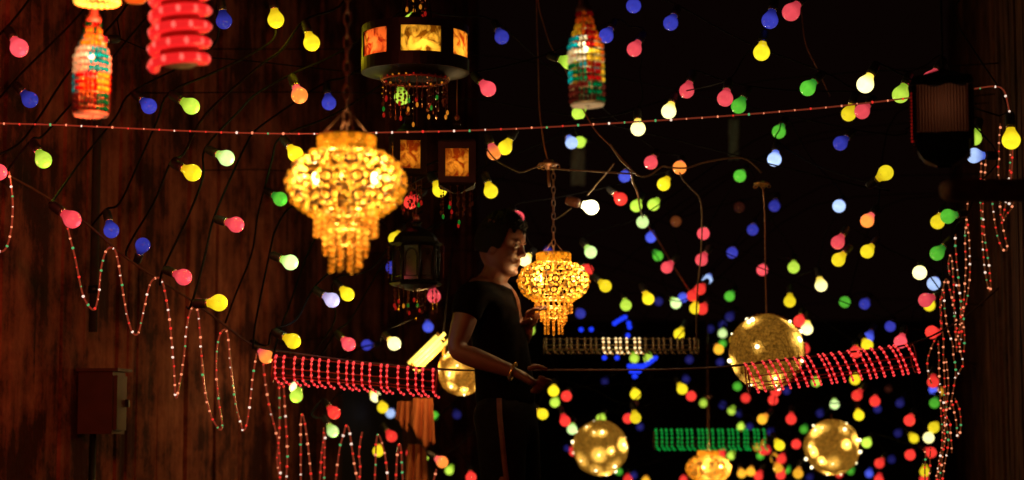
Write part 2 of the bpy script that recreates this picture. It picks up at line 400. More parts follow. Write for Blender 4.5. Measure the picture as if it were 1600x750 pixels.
BUL = [ # px, py, apparent diameter, kind, neck angle (deg, 0 right, 90 up; None: seen nearly end-on)
(30,75,31,'P',125),(47,156,27,'B',135),(350,33,27,'B',100),(233,166,26,'B',140),(299,166,28,'E',150),(151,63,26,'R',8),(68,250,28,'E',125),(354,247,27,'H',155),
(431,31,28,'Y',100),(487,67,28,'Y',110),(468,149,28,'O',115),(514,161,24,'B',100),(462,241,27,'Y',130),(784,58,24,'B',115),(763,139,26,'P',135),(789,231,24,'Y',60),(772,239,24,'O',110),
(643,33,22,'E',80),(628,152,20,'E',100),(990,9,25,'B',90),(1048,36,25,'B',65),(947,56,24,'B',60),(991,77,25,'P',60),(889,97,24,'E',160),(1073,142,25,'P',70),(1133,154,27,'P',75),(1154,166,25,'G',60),
(1045,174,25,'W',70),(997,201,25,'W',90),(904,177,23,'E',45),(893,223,21,'L',115),(906,222,20,'E',20),(1190,82,28,'Y',80),(1203,32,28,'B',75),(1236,19,30,'P',50),(1262,138,26,'G',45),(1352,132,29,'W',60),
(1407,148,28,'E',65),(1454,124,28,'P',55),(1326,178,25,'Y',70),(1347,174,26,'P',45),(1217,206,23,'G',60),(1313,224,24,'B',40),(1210,249,24,'L',75),(1523,216,24,'E',70),(1522,243,26,'L',0),(1580,219,31,'Y',90),
(-2,269,28,'P',170),(113,343,30,'P',145),(174,360,26,'B',110),(223,383,25,'B',-115),(301,270,29,'Y',155),(369,351,27,'P',165),(287,433,28,'P',160),(342,473,29,'Y',182),
(438,311,24,'G',150),(454,410,26,'H',160),(519,469,25,'V',150),(543,460,22,'Y',135),(687,297,21,'Y',120),(767,299,24,'Y',110),(617,373,18,'Y',60),(678,463,23,'P',100),(613,418,20,'B',60),(641,316,24,'R',40),(809,340,23,'P',120),
(820,406,22,'W',45),(976,276,20,'C',75),(1017,254,23,'P',60),(1062,262,23,'O',70),(1037,288,22,'Y',55),(970,311,22,'R',135),(994,322,20,'E',60),(1021,320,20,'E',50),(1004,347,21,'H',60),(1017,371,18,'C',80),(1028,400,17,'G',125),
(1056,346,18,'U',None),(1042,418,20,'P',45),(923,394,21,'H',125),(918,422,20,'R',130),(946,447,21,'Y',140),(1013,467,20,'Y',115),(1029,471,14,'D',None),(978,477,19,'E',100),(1056,474,18,'H',130),(1067,465,16,'C',None),(1082,462,19,'R',60),(1094,452,19,'R',45),
(1086,482,19,'Y',80),(1097,483,19,'R',50),(1105,437,18,'L',55),(1096,406,21,'P',55),(1099,365,21,'P',50),(1156,275,21,'G',50),(1155,324,18,'Z',None),(1176,359,19,'B',70),(1144,395,19,'B',65),(1191,422,19,'P',60),(1140,463,17,'G',50),(1140,495,15,'D',50),
(907,490,17,'B',120),(856,393,13,'B',90),(1210,322,19,'B',70),(1311,322,22,'L',55),(1384,270,26,'Y',-140),(1355,345,23,'O',50),(1309,379,23,'P',55),(1310,406,23,'Y',45),(1355,393,23,'Y',45),(1465,347,24,'Y',60),(1481,338,25,'G',10),(1464,396,24,'G',45),
(1437,426,24,'W',None),(1459,443,23,'L',45),(1446,469,24,'P',20),(1452,477,20,'Y',45),(1240,418,20,'E',80),(1283,446,21,'W',100),(1234,471,20,'Y',85),(1320,472,19,'G',45),(1351,475,18,'B',50),(1249,502,20,'R',65),(1261,514,20,'W',85),(1391,510,18,'B',55),
(1357,527,18,'C',60),(1355,539,20,'Y',110),(1337,550,20,'R',80),(1257,545,18,'R',60),(1407,534,22,'P',65),(1456,519,22,'R',0),(1458,597,20,'R',80),(1458,609,14,'C',70),(1468,613,12,'A',60),(1460,630,17,'G',60),(1421,657,19,'R',55),(1428,685,16,'Y',125),
(1459,668,19,'Y',40),(1451,684,19,'W',None),(1455,707,18,'R',150),(1422,711,18,'R',45),(1445,737,17,'Y',80),(1444,749,15,'R',80),(1406,630,14,'D',60),(1403,677,13,'D',45),(1275,597,15,'E',80),(1336,593,18,'Y',70),(1339,618,18,'R',50),(1367,627,18,'R',70),
(1371,639,13,'D',80),(1342,649,18,'Y',90),(1304,632,16,'H',85),(1281,646,12,'D',60),(1236,655,18,'R',80),(1256,671,13,'G',60),(1244,694,16,'R',None),(1218,696,18,'Y',120),(1221,717,16,'R',60),(1211,717,15,'A',90),(1216,732,16,'A',110),(1220,742,16,'R',60),
(1229,734,12,'G',45),(1247,740,17,'A',75),(1265,746,11,'D',45),(1354,692,17,'E',45),(1374,724,17,'R',45),(1393,718,13,'D',60),(1358,740,13,'C',70),(1373,749,15,'R',75),(1329,736,12,'G',40),(1311,741,11,'R',60),(1229,611,11,'D',60),(1208,625,17,'R',75),(1212,611,18,'R',70),
(1204,675,12,'D',60),(1200,704,12,'R',60),(1388,608,11,'Z',60),(1066,608,18,'Y',120),(1080,619,17,'R',None),(1072,593,12,'D',100),(1099,630,13,'E',70),(1129,633,12,'D',60),(1152,604,14,'G',60),(1165,622,16,'R',None),(1143,642,13,'E',60),(1155,646,11,'D',60),
(1158,667,13,'E',70),(1171,667,11,'D',50),(1191,655,17,'A',40),(1126,710,15,'R',50),(1142,712,13,'E',60),(1183,699,12,'A',60),(1193,704,16,'R',60),(1188,712,12,'G',40),(1195,693,11,'A',80),(1159,740,15,'A',100),(1173,737,15,'A',70),(1185,744,15,'R',60),
(1009,751,13,'A',80),(1068,749,12,'R',80),(865,611,19,'Y',85),(885,619,18,'R',None),(867,629,16,'E',60),(848,647,19,'Y',140),(883,658,18,'R',110),(894,671,17,'H',80),(939,654,16,'E',60),(993,616,18,'Y',100),(992,629,11,'Z',60),(981,654,17,'R',None),(993,653,19,'Y',100),
(1000,667,11,'D',60),(887,700,11,'D',60),(896,706,14,'R',120),(967,737,11,'G',-40),(981,749,15,'R',90),(990,743,11,'D',60),(945,596,11,'D',60),(828,516,17,'E',60),(1061,522,18,'Y',60),(1013,560,16,'E',80),(991,560,15,'E',100),(1129,521,15,'H',70),(1129,508,14,'D',60),
(1110,514,12,'D',60),(1129,537,12,'G',50),(1123,546,17,'A',110),(1125,566,12,'D',60),(1077,562,13,'D',60),(1147,532,15,'A',60),
(458,533,26,'Y',155),(545,538,23,'P',140),(573,539,18,'B',0),(616,537,23,'W',140),(669,511,18,'C',100),(416,557,24,'O',135),(463,619,22,'E',70),(462,606,20,'W',25),(522,645,21,'R',135),(520,674,20,'H',125),(587,620,18,'W',130),(598,637,19,'Y',110),(610,646,16,'L',None),
(678,650,16,'G',140),(714,648,14,'D',110),(612,682,19,'R',130),(591,705,19,'Y',80),(643,708,18,'R',None),(662,713,18,'E',125),(691,722,20,'O',150),(702,735,14,'E',60),(736,746,18,'R',100),
]
DEEP = {(151,63):7.3,(643,33):7.6,(628,152):7.4,(889,97):7.6,(947,56):7.7,(462,241):7.2,(617,373):8.6,(613,418):8.8,(641,316):8.3,(809,340):8.6,(820,406):8.8,(687,297):7.9,(543,460):8.3}
gp = [(0.0005, -0.03)]+[(0.03*math.cos(a), 0.03*math.sin(a)) for a in [math.radians(x) for x in range(-72, 43, 15)]]+[(0.0185, 0.0275), (0.0152, 0.034), (0.0135, 0.042)]
MK = {}; GM = {}
for k, (c1, c2, st, _, _) in KIND.items():
    st *= {'B': 0.72, 'D': 0.7, 'G': 0.78, 'C': 0.9, 'P': 0.95, 'U': 0.8, 'Z': 0.8}.get(k, 1.0)
    MK[k] = bulbglow('bulb_glass_'+KIND[k][3].replace(' ', '_').replace('-', '_'), c1, c2, st)
    q = MB(); q.lathe(gp, 18); GM[k] = q.data('globe', MK[k])
q = MB(); q.lathe([(0.0135, 0.040), (0.0155, 0.0405), (0.0158, 0.046), (0.0135, 0.047)], 14); CM = q.data('collar', M['steel'])
q = MB(); q.lathe([(0.010, 0.0472), (0.0165, 0.0475), (0.0172, 0.055), (0.0165, 0.083), (0.012, 0.092), (0.0, 0.093)], 12); SM = q.data('socket', M['rubber'])
BL = []
for i, (px, py, d, k, ang) in enumerate(BUL):
    dep = DEEP.get((px, py), 192.0/d); dep = min(dep, 17.0)
    r = random.Random(i*13+5)
    if ang is None: ax = RIGHT*0.25+UP*0.45+FWD*1.0
    else:
        a = math.radians(ang); ax = RIGHT*math.cos(a)+UP*math.sin(a)+FWD*(r.uniform(0.1, 0.7) if d >= 24 else r.uniform(0.35, 1.5))
    ax.normalize(); p = at(px, py, dep)
    BL.append(dict(px=px, py=py, d=d, k=k, p=p, ax=ax, tip=p+ax*0.09, dep=dep, i=i, cord=False))
# landmarks used to tell look-alike bulbs apart in words: name, centre, half size
LMK = [('the large chandelier',542,310,92,108),("the man's chandelier",864,462,55,64),('the bottom-edge chandelier',1106,728,34,24),('the left beaded bottle',143,105,32,78),
 ('the right beaded bottle',917,95,32,78),('the black drum lantern',648,85,86,60),('the glowing square lantern',716,257,34,50),('the unlit black lantern',650,405,40,50),('the upright red coil',281,50,48,52),
 ('the left red coil tube',555,590,128,32),('the right red coil tube',1297,575,132,32),('the gold coil tube',970,542,120,16),('the green coil tube',1108,687,88,17),('the big golden ball',1198,550,60,60),
 ('the left small golden ball',938,700,44,44),('the right small golden ball',1300,698,44,44),('the man',785,560,60,180),("the man's head",788,382,40,48),('the ribbed lantern',1474,165,46,45),('the dark beam end',1530,297,70,18),
 ('the bare clear bulb',924,324,13,13),('the meter box',132,630,26,48),('the glowing slatted lamp',672,550,30,26),('the blue star light',985,545,45,45),('the copper ceiling hook',857,252,16,10)]
DN = ['right of', 'above right of', 'above', 'above left of', 'left of', 'below left of', 'below', 'below right of']
def octs(b):
    out = []
    for n, cx, cy, hw, hh in LMK:
        dx, dy = b['px']-cx, cy-b['py']
        ex, ey = max(abs(dx)-hw, 0), max(abs(dy)-hh, 0)
        a = math.degrees(math.atan2(dy, dx)); o = int(((a+22.5) % 360)//45)
        out.append((math.hypot(ex, ey), math.hypot(dx, dy), n, o))
    return out
OC = [octs(b) for b in BL]
slots = {}
for b, oc in zip(BL, OC):
    fam = KIND[b['k']][4]
    for (e, dist, n, o) in oc: slots.setdefault((fam, n, o), []).append((dist, b['i']))
for v in slots.values(): v.sort()
taken = set()
RK = ['nearest', 'second nearest', 'third nearest', 'fourth nearest', 'fifth nearest', 'sixth nearest']
def bulb_label(b, oc):
    fam = KIND[b['k']][4]; best = None
    for (e, dist, n, o) in oc:
        rk = [i for _, i in slots[(fam, n, o)]].index(b['i'])
        cost = e+dist*0.3+rk*90
        if rk < 6 and (best is None or cost < best[0]): best = (cost, n, o, rk)
    _, n, o, rk = best
    size = 'large ' if b['d'] >= 27 else ('tiny ' if b['d'] <= 13 else ('small ' if b['d'] <= 18 else ''))
    w_ = KIND[b['k']][3]
    b['desc'] = 'the %s %s bulb %s %s' % (RK[rk], fam, DN[o], n)
    for lead in ('%s%s bulb' % (size, w_), '%s bulb' % w_, 'bulb'):
        lab = '%s, the %s %s one %s %s' % (lead, RK[rk], fam, DN[o], n)
        if len(lab.split()) <= 16: break
    return lab
for b, oc in zip(BL, OC):
    b['label'] = bulb_label(b, oc)
    q_ = b['ax'].to_track_quat('Z', 'Y')
    r = thing('light_bulb', b['label'], 'light bulb', b['p'], q_.to_euler(), 'coloured bulbs strung across the lane'); r.scale = (0.94,)*3
    link('globe', GM[b['k']], r)
    link('socket', SM, r)
    if b['d'] > 15: link('collar', CM, r)
    if b['px'] < 560 and b['d'] > 16 and b['k'] not in 'BDU':
        c_ = lin(KIND[b['k']][0]); lamp('bulb_light', r, (0, 0, -0.036), c_[:3], 0.5 if b['k'] in 'YWHE' else 0.4, 0.03)
def bulb_at(px, py): return min(BL, key=lambda b: (b['px']-px)**2+(b['py']-py)**2)
#@@CORDS
# ------------------------------------------------------------------ cords on the left (dark against the red wall)
def cord_obj(name, label, pts, r, mat, cat='cord', group=None, k=5, n=6):
    o0 = Vector(pts[0]); q = MB(); q.tube([p-o0 for p in smooth_path(pts, k)], r, n)
    o = q.build(name, mat); o.location = o0; return tag(o, label, cat, group)
LC = [ # pixel points; 'b' entries run past that bulb's socket
 [(-40,310),('b',-2,269),(25,228),(60,185),(110,110),(190,20),(220,-40)],
 [(-20,70),('b',30,75),(45,0),(70,-40)],
 [(-30,185),('b',47,156),(40,108),(125,22),(165,-40)],
 [(10,268),('b',68,250),(66,213),(103,172),(150,120),(235,20),(290,-40)],
 [('b',113,343),(87,308),(130,247),(180,184),('b',233,166),(300,95),(340,60),('b',350,33),(420,-40)],
 [(143,353),('b',174,360),(187,317),(217,253),(245,190),('b',299,166),(330,115),(400,80),(431,52),('b',431,31),(500,-30)],
 [('b',223,383),(197,393),(240,317),('b',301,270),(287,240),(320,180),(400,107),(440,78),('b',487,67),(530,10),(560,-40)],
 [(250,445),('b',287,433),(293,340),(317,277),('b',354,247),(375,172),(400,147),('b',468,149),(533,80),(640,10)],
 [(292,480),('b',342,473),(320,400),('b',369,351),(367,263),(385,225),(400,203),(450,167),('b',514,161),(547,117),(640,60)],
 [(352,505),(367,463),(393,397),(402,340),('b',438,311),(425,250),('b',462,241),(520,180),(600,130)],
 [(395,545),(400,500),('b',454,410),(430,360),(450,327),(473,320),(530,290),(600,255)],
 [(425,560),(443,500),(450,483),(487,383),(530,330),(590,290),(700,245)],
 [('b',416,557),(418,540),('b',458,533),(462,500),('b',519,469),(527,413),(560,370),(610,330)],
 [(455,575),(483,557),(523,500),('b',543,460),(580,420),('b',617,373),(660,330)],
 [(470,580),(500,557),('b',545,538),(547,500),(580,443),(610,400),(680,350)],
 [('b',463,619),('b',462,606),(560,545),('b',573,539),('b',616,537),(640,500),('b',669,511),(700,470),(740,430)],
 [('b',522,645),(487,647),('b',520,674),(527,617),('b',587,620),('b',598,637),('b',610,646),('b',678,650),(700,600),('b',714,648),(760,560)],
 [('b',591,705),('b',612,682),(640,643),(700,590)],
 [('b',643,708),('b',662,713),(677,660),(720,620),(760,590)],
]
gl = 'bulb cords slanting over the red wall'
for ci, pts in enumerate(LC):
    deps = [bulb_at(e[1], e[2])['dep'] if e[0] == 'b' else None for e in pts]
    known = [i for i, d in enumerate(deps) if d]
    P3 = []; firstb = None
    for i, e in enumerate(pts):
        if e[0] == 'b':
            b = bulb_at(e[1], e[2]); b['cord'] = True; P3.append(b['tip']); firstb = firstb or b; continue
        if known:
            lo = max([k for k in known if k < i], default=None); hi = min([k for k in known if k > i], default=None)
            if lo is None: d = deps[hi]+0.1
            elif hi is None: d = deps[lo]+0.12*(i-lo)
            else: d = deps[lo]+(deps[hi]-deps[lo])*(i-lo)/(hi-lo)
        else: d = 7.6+0.15*i
        P3.append(at(e[0], e[1], d+0.03))
    lab = ('black cord holding '+firstb['desc']) if firstb else 'bare black cord slanting over the wall under the bead lanterns'
    cord_obj('string_of_lights', lab, P3, 0.0042, M['cord'], 'light string', gl)
# other bulbs: chains of neighbours on thin black cords that end on the alley walls
rest = [b for b in BL if not b['cord']]
rest.sort(key=lambda b: b['dep'])
left = list(rest); gl2 = 'thin black bulb cords lost in the dark'
while left:
    cur = left.pop(0); ch = [cur]
    while left and len(ch) < 12:
        def cost(b):
            v = b['tip']-ch[-1]['tip']; c = v.length
            if len(ch) > 1:
                u = ch[-1]['tip']-ch[-2]['tip']
                if u.length > 1e-6 and c > 1e-6: c *= 1.6-0.6*u.normalized().dot(v.normalized())
            return c
        nb = min(left, key=cost)
        if cost(nb) > 1.7: break
        left.remove(nb); ch.append(nb)
    P3 = [b['tip'] for b in ch]
    def wallend(p, s):
        """where the line ends: a hook on the nearer alley wall"""
        q0 = p-LW; dd = q0.dot(NRM)
        e = p+NRM*((WIDTH-0.03-dd) if s else -(dd-0.03))+DIR*0.6; e.z = p.z+0.55; return e
    s0 = 1 if P3[0].x*NRM.x > (P3[-1].x)*NRM.x else 0
    if len(P3) == 1: s0 = 1
    # run the last leg up out of the way first, then to the wall
    A = wallend(P3[0], s0); B = wallend(P3[-1], 1-s0 if len(P3) > 1 else 0)
    Q3 = [P3[0]]
    for u_, v_ in zip(P3[:-1], P3[1:]): Q3 += [u_.lerp(v_, 0.5)+FWD*0.22*min(1, (v_-u_).length), v_]
    P3 = [A, A.lerp(Q3[0], 0.5)+Vector((0, 0.9, 0.3))]+Q3+[Q3[-1].lerp(B, 0.5)+Vector((0, 0.9, 0.3)), B]
    cord_obj('string_of_lights', 'thin cord holding '+ch[0]['desc'], P3, 0.0028, M['cord'], 'light string', gl2, 4, 5)
# main cable that carries the coil tubes
P = [at(x, y, d) for x, y, d in [(-60,215,7.0),(0,265,7.1),(60,300,7.2),(130,345,7.3),(200,405,7.4),(300,470,7.5),(360,515,7.6),(400,541,7.7),(470,553,7.75),(560,565,7.8),(690,577,7.85),(780,579,8.35),(850,578,8.4),(1000,578,7.95),(1100,575,7.8),(1160,570,7.7),(1300,553,7.7),(1420,538,7.7),(1500,500,7.8),(1560,450,7.9)]]
cord_obj('support_cable', 'dark sagging cable across the lane that carries both red coil tubes', P, 0.0042, plain('brown_cable', (0.09, 0.035, 0.025), 0.6), 'cable')
# ------------------------------------------------------------------ wires in the middle
def wire(label, pts, dep, r, mat, name='overhead_wire', cat='wire'):
    r *= 0.72
    P = [at(x, y, dep if not isinstance(dep, tuple) else dep[0]+(dep[1]-dep[0])*i/(len(pts)-1)) for i, (x, y) in enumerate(pts)]
    return cord_obj(name, label, P, r, mat, cat)
wire('thin copper wire dropping to the ceiling hook over the middle chandelier', [(838,-40),(839,40),(841,100),(843,170),(850,225),(856,250)], 7.97, 0.0045, M['copper'])
wire('copper wire curving behind the right beaded bottle', [(838,-40),(842,10),(850,40),(858,65),(867,83),(878,98),(895,135),(917,182),(933,207),(953,227),(973,250),(985,262)], 7.9, 0.0042, M['copper'])
wire('twisted tan cable bundle sagging between the bulbs right of the bare bulb', [(953,225),(970,250),(985,264),(995,273),(1005,276),(1017,273),(1030,263),(1037,260),(1050,262),(1075,262),(1105,253),(1160,247),(1190,270)], 7.9, 0.0052, M['tan'])
wire('straight tan cable running right from the copper ceiling hook', [(858,262),(880,265),(915,267),(975,271),(990,272)], 7.8, 0.005, M['tan'])
wire('brown wire sagging left from the copper ceiling hook', [(760,232),(775,250),(800,264),(815,269),(835,262),(850,258)], 7.8, 0.004, M['tan'])
wire('reddish cord falling from the cable bundle to the red bulb cluster', [(985,265),(989,285),(996,300),(1000,325),(1007,345),(1025,370),(1050,412),(1078,456),(1090,475)], (7.9, 10.5), 0.0055, M['copper'])
wire('brown cord dropping from the orange bulb to the end of the gold tube', [(1062,270),(1068,282),(1080,295),(1094,312),(1097,350),(1095,400),(1090,450),(1088,500),(1089,550)], (7.9, 9.2), 0.0045, M['tan'])
wire('short bright wire beside the bare clear bulb', [(918,305),(932,288),(948,270),(960,255)], 8.6, 0.004, M['tan'])
wire('loose wire end below the socket of the bare bulb', [(893,325),(880,335),(868,343)], 8.6, 0.003, M['tan'])
wire('faint slack wire hanging in the dark above the green bulb', [(1250,-30),(1257,60),(1277,107),(1297,150)], 8.2, 0.003, M['copper'])
wire('thin wire that the big golden ball hangs from', [(1192,292),(1195,340),(1196,420),(1198,492)], 8.4, 0.004, M['copper'])
#@@LAMPS
# ------------------------------------------------------------------ bare clear bulb
p = at(924, 324, 8.6)
ax = (RIGHT*math.cos(math.radians(163))+UP*math.sin(math.radians(163))).normalized()
t = thing('clear_bulb', 'bare clear bulb glaring white with a brown socket', 'light bulb', p, ax.to_track_quat('Z', 'Y').to_euler())
q = MB(); q.lathe(gp, 18); q.build('globe', glow('clear_glass_glare', (255, 245, 190), 7), t)
q = MB(); q.lathe([(0.0135, 0.040), (0.0155, 0.0405), (0.0158, 0.05), (0.0135, 0.052)], 14); q.build('collar', M['steel'], t)
q = MB(); q.lathe([(0.010, 0.0525), (0.019, 0.053), (0.021, 0.07), (0.021, 0.1), (0.014, 0.112), (0, 0.113)], 12); q.build('socket', plain('brown_socket', (0.30, 0.10, 0.06), 0.4), t)
lamp('bulb_light', t, (0, 0, -0.05), (1, 0.8, 0.45), 3.0, 0.03)
# ------------------------------------------------------------------ bead chandeliers
BEADM = [shade('amber_bead', (255, 196, 90), 0.95, 0.15, 0.7, gl=0.1, lit=0.8, lit_rgb=(255, 156, 22)), shade('honey_bead', (255, 190, 90), 0.95, 0.15, 0.7, gl=0.1, lit=0.62, lit_rgb=(255, 142, 24))]  # bead glow is added emission, its sparkle varied bead by bead
ringmat = plain('dark_amber_ring', (0.06, 0.02, 0.006), 0.3, 0.4)
def chandelier_parts(t, R, rr):
    """R: half width of the bowl, origin at the bowl's centre"""
    Z = lambda f: f*R
    br = R*0.056
    # crown band
    q = MB()
    for j in range(3):
        n = 24
        for k in range(n):
            a = 2*math.pi*(k+0.5*(j % 2))/n; nv = Vector((math.cos(a), math.sin(a), 0))
            q.bead(nv*R*0.46+Vector((0, 0, Z(0.60)+j*R*0.085)), nv, br*1.05, 1.0)
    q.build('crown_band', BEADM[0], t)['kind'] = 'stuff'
    q = MB(); q.lathe([(R*0.44, Z(0.80)), (R*0.47, Z(0.81)), (R*0.47, Z(0.84)), (R*0.44, Z(0.85))], 24); q.lathe([(R*0.44, Z(0.53)), (R*0.47, Z(0.54)), (R*0.47, Z(0.56)), (R*0.44, Z(0.57))], 24); q.build('crown_hoop', M['brass'], t)
    # bowl: flowers (large bead, dark ring, petals) and filling beads on a squashed ball
    def surf(th, ph):
        x = math.cos(th)*math.cos(ph); y = math.cos(th)*math.sin(ph); z = math.sin(th)
        p = Vector((x*R, y*R, z*R*0.66)); n = Vector((x, y, z/0.66)).normalized(); return p, n
    fl = []
    for th, n, off in ((0.52, 9, 0), (0.02, 12, 0.5), (-0.45, 10, 0)):
        for k in range(n): fl.append((th, 2*math.pi*(k+off)/n))
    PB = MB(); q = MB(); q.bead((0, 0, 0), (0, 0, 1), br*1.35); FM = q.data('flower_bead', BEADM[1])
    q = MB(); q.tube([(math.cos(2*math.pi*i/14)*br*1.8, math.sin(2*math.pi*i/14)*br*1.8, br*0.25) for i in range(14)], br*0.36, 5, True); RM_ = q.data('bead_ring', ringmat)
    pos = []
    for th, ph in fl:
        p, n = surf(th, ph); e_ = n.to_track_quat('Z', 'Y').to_euler()
        fo = link('flower_bead', FM, t); fo.location = p; fo.rotation_euler = e_
        link('bead_ring', RM_, fo)
        x = Vector((0, 0, 1)).cross(n).normalized(); y = n.cross(x)
        pos.append((p, br*2.15))
        for i in range(8):
            a = 2*math.pi*i/8+rr.random()*0.2; pp = p+(x*math.cos(a)+y*math.sin(a))*br*3.0
            s_ = Vector((pp.x/R, pp.y/R, pp.z/(R*0.66))); s_.normalize()
            p2 = Vector((s_.x*R, s_.y*R, s_.z*R*0.66)); n2 = Vector((s_.x, s_.y, s_.z/0.66)).normalized()
            if all((p2-o).length > rd+br*0.75 for o, rd in pos) and abs(s_.z) < 0.93:
                PB.bead(p2+n2*rr.uniform(-0.05, 0.05)*br, n2, br*rr.uniform(0.72, 1.0), rr.uniform(0.9, 1.3)); pos.append((p2, br*0.8))
    tries = 0
    while tries < 900:
        tries += 1
        z = rr.uniform(-0.86, 0.80); ph = rr.uniform(0, 2*math.pi); th = math.asin(z); p2, n2 = surf(th, ph)
        if all((p2-o).length > rd+br*0.85 for o, rd in pos):
            PB.bead(p2, n2, br*rr.uniform(0.6, 0.95), rr.uniform(0.9, 1.3)); pos.append((p2, br*0.72))
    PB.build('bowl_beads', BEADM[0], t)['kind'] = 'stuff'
    # wire cage carrying the beads
    q = MB()
    for k in range(12):
        a = 2*math.pi*k/12; q.tube([surf(th, a)[0]*0.985 for th in [-1.0+0.2*i for i in range(10)]], R*0.008, 4)
    for th in (-0.7, -0.25, 0.25, 0.7): q.tube([surf(th, 2*math.pi*k/24)[0]*0.985 for k in range(24)], R*0.008, 4, True)
    q.build('wire_cage', M['brass'], t)
    # three tiers of hanging strings
    for (rad, z0, z1, n) in ((0.52, -0.50, -0.94, 20), (0.365, -0.74, -1.20, 14), (0.26, -1.02, -1.50, 10)):
        q = MB(); q2 = MB()
        q2.lathe([(R*(rad-0.012), Z(z0)-R*0.02), (R*(rad+0.012), Z(z0)-R*0.02), (R*(rad+0.012), Z(z0)+R*0.02), (R*(rad-0.012), Z(z0)+R*0.02)], 24)
        for k in range(n):
            a = 2*math.pi*k/n; nv = Vector((math.cos(a), math.sin(a), 0)); z = z0; zz = z1+rr.uniform(-0.03, 0.05)
            if rr.random() < 0.05: zz += 0.2
            while z > zz:
                q.bead(nv*R*rad+Vector((0, 0, Z(z))), nv, br*0.76, 1.1, 6); z -= 0.094
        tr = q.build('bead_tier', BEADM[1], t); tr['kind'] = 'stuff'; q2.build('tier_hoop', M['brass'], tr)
    # two lamps in the bowl
    for s in (-1, 1):
        q = MB(); q.ball((s*R*0.50, -R*0.26, R*0.06), R*0.08, 12, 8, (0.8, 0.8, 1.25)); q.build('bulb', glow('chandelier_lamp', (255, 225, 140), 9), t)
CH = [ # px, py of bowl centre, half width px, depth, label, power, hanging points
 (541, 287, 93, 4.62, 'large near gold bead chandelier hanging low left of centre, out of focus', 1.0),
 (865, 440, 54.5, 7.98, 'gold bead chandelier the man is reaching for, sharp dark flower rings', 1.0),
 (1107, 732, 33, 12.6, 'small far gold bead chandelier cut off by the bottom edge', 1.0)]
proto = None
CP = 1.9
for i, (px, py, hw, dep, lab, pw) in enumerate(CH):
    R = 0.1325
    t = thing('bead_chandelier', lab, 'chandelier', at(px, py, dep), (0, 0, 0.3*i), 'gold bead chandeliers')
    t.scale = (hw*dep/F/R*1.0,)*3 if i == 1 else (1, 1, 1)
    if proto is None: proto = t; chandelier_parts(t, R, random.Random(11))
    else:
        for c in list(proto.children):
            n = c.copy(); COL.objects.link(n); n.parent = t
            for g2 in c.children:
                g3 = g2.copy(); COL.objects.link(g3); g3.parent = n
for t in [o for o in bpy.data.objects if o.name.startswith('bead_chandelier')]:
    R = 0.1325
    k_ = 1.15 if abs(t.location.y-7.9) < 0.5 else 1.0
    for s in (-1, 1): lamp('lamp_light', t, (s*R*0.5, -R*0.46, R*0.10), (1, 0.74, 0.34), CP*k_, 0.012)
    lamp('lamp_light', t, (0, 0, -R*0.75), (1, 0.68, 0.28), CP*0.5, 0.02)
def chain(parent, top, bot, r=0.012, wire=0.0016, mat='copper', name='chain'):
    """oval links alternating in direction, local coordinates"""
    q = MB(); top = Vector(top); bot = Vector(bot); n = max(2, int((top-bot).length/(r*2.5)))
    for i in range(n):
        c = bot.lerp(top, (i+0.5)/n); h = (top-bot).length/n*0.66; ax_ = Vector((1, 0, 0)) if i % 2 else Vector((0, 1, 0))
        q.tube([c+ax_*math.cos(2*math.pi*k/10)*r*0.7+Vector((0, 0, 1))*math.sin(2*math.pi*k/10)*h for k in range(10)], wire, 4, True)
    return q.build(name, M[mat], parent)
chs = [o for o in bpy.data.objects if o.name.startswith('bead_chandelier')]
chs.sort(key=lambda o: o.location.y)
R = 0.1325
chain(chs[0], (0, 0, 0.62), (0, 0, R*0.84), 0.011, 0.0022)
chain(chs[1], (0, 0, 0.44), (0, 0, R*0.84), 0.010, 0.0018)
q = MB(); q.tube([(0, 0, R*0.8), (0, 0, 0.5), (0, 0, 0.95)], 0.006, 6); q.build('rod', M['copper'], chs[2])
q = MB(); q.lathe([(0.0, 0.43), (0.02, 0.435), (0.03, 0.445), (0.012, 0.46), (0, 0.462)], 12); q.build('rod_cup', M['copper'], chs[2])
for c in chs[:2]:
    q = MB()
    for k in range(4):
        a = math.pi/2*k+0.4; q.tube([(math.cos(a)*R*0.44, math.sin(a)*R*0.44, R*0.82), (math.cos(a)*0.012, math.sin(a)*0.012, R*1.12 if c is chs[1] else R*1.2)], 0.0016, 4)
    q.build('hanger_wires', M['copper'], c)
# ceiling hook rose over chandelier 2
t = thing('ceiling_hook', 'copper rose-shaped ceiling hook with dangling rings above the middle chandelier', 'hook', at(857, 258, 7.98))
q = MB(); q.lathe([(0.0, 0.022), (0.018, 0.02), (0.022, 0.012), (0.04, 0.006), (0.037, 0.001), (0.016, -0.004), (0.008, -0.02), (0.0, -0.022)], 16); q.build('rose', M['copper'], t)
for k in range(6):
    a = k*math.pi/3; q = MB(); q.tube([Vector((math.cos(a)*0.036, math.sin(a)*0.036, -0.006))+Vector((math.cos(b_)*0.008, 0, math.sin(b_)*0.008)) for b_ in [i*math.pi/4 for i in range(8)]], 0.0016, 4, True); q.build('ring', M['brass'], t)
q = MB(); q.tube([(0, 0, -0.02), (0.001, 0, -0.06), (0.003, 0, -0.085)], 0.0055, 8); q.build('stem', M['copper'], t)
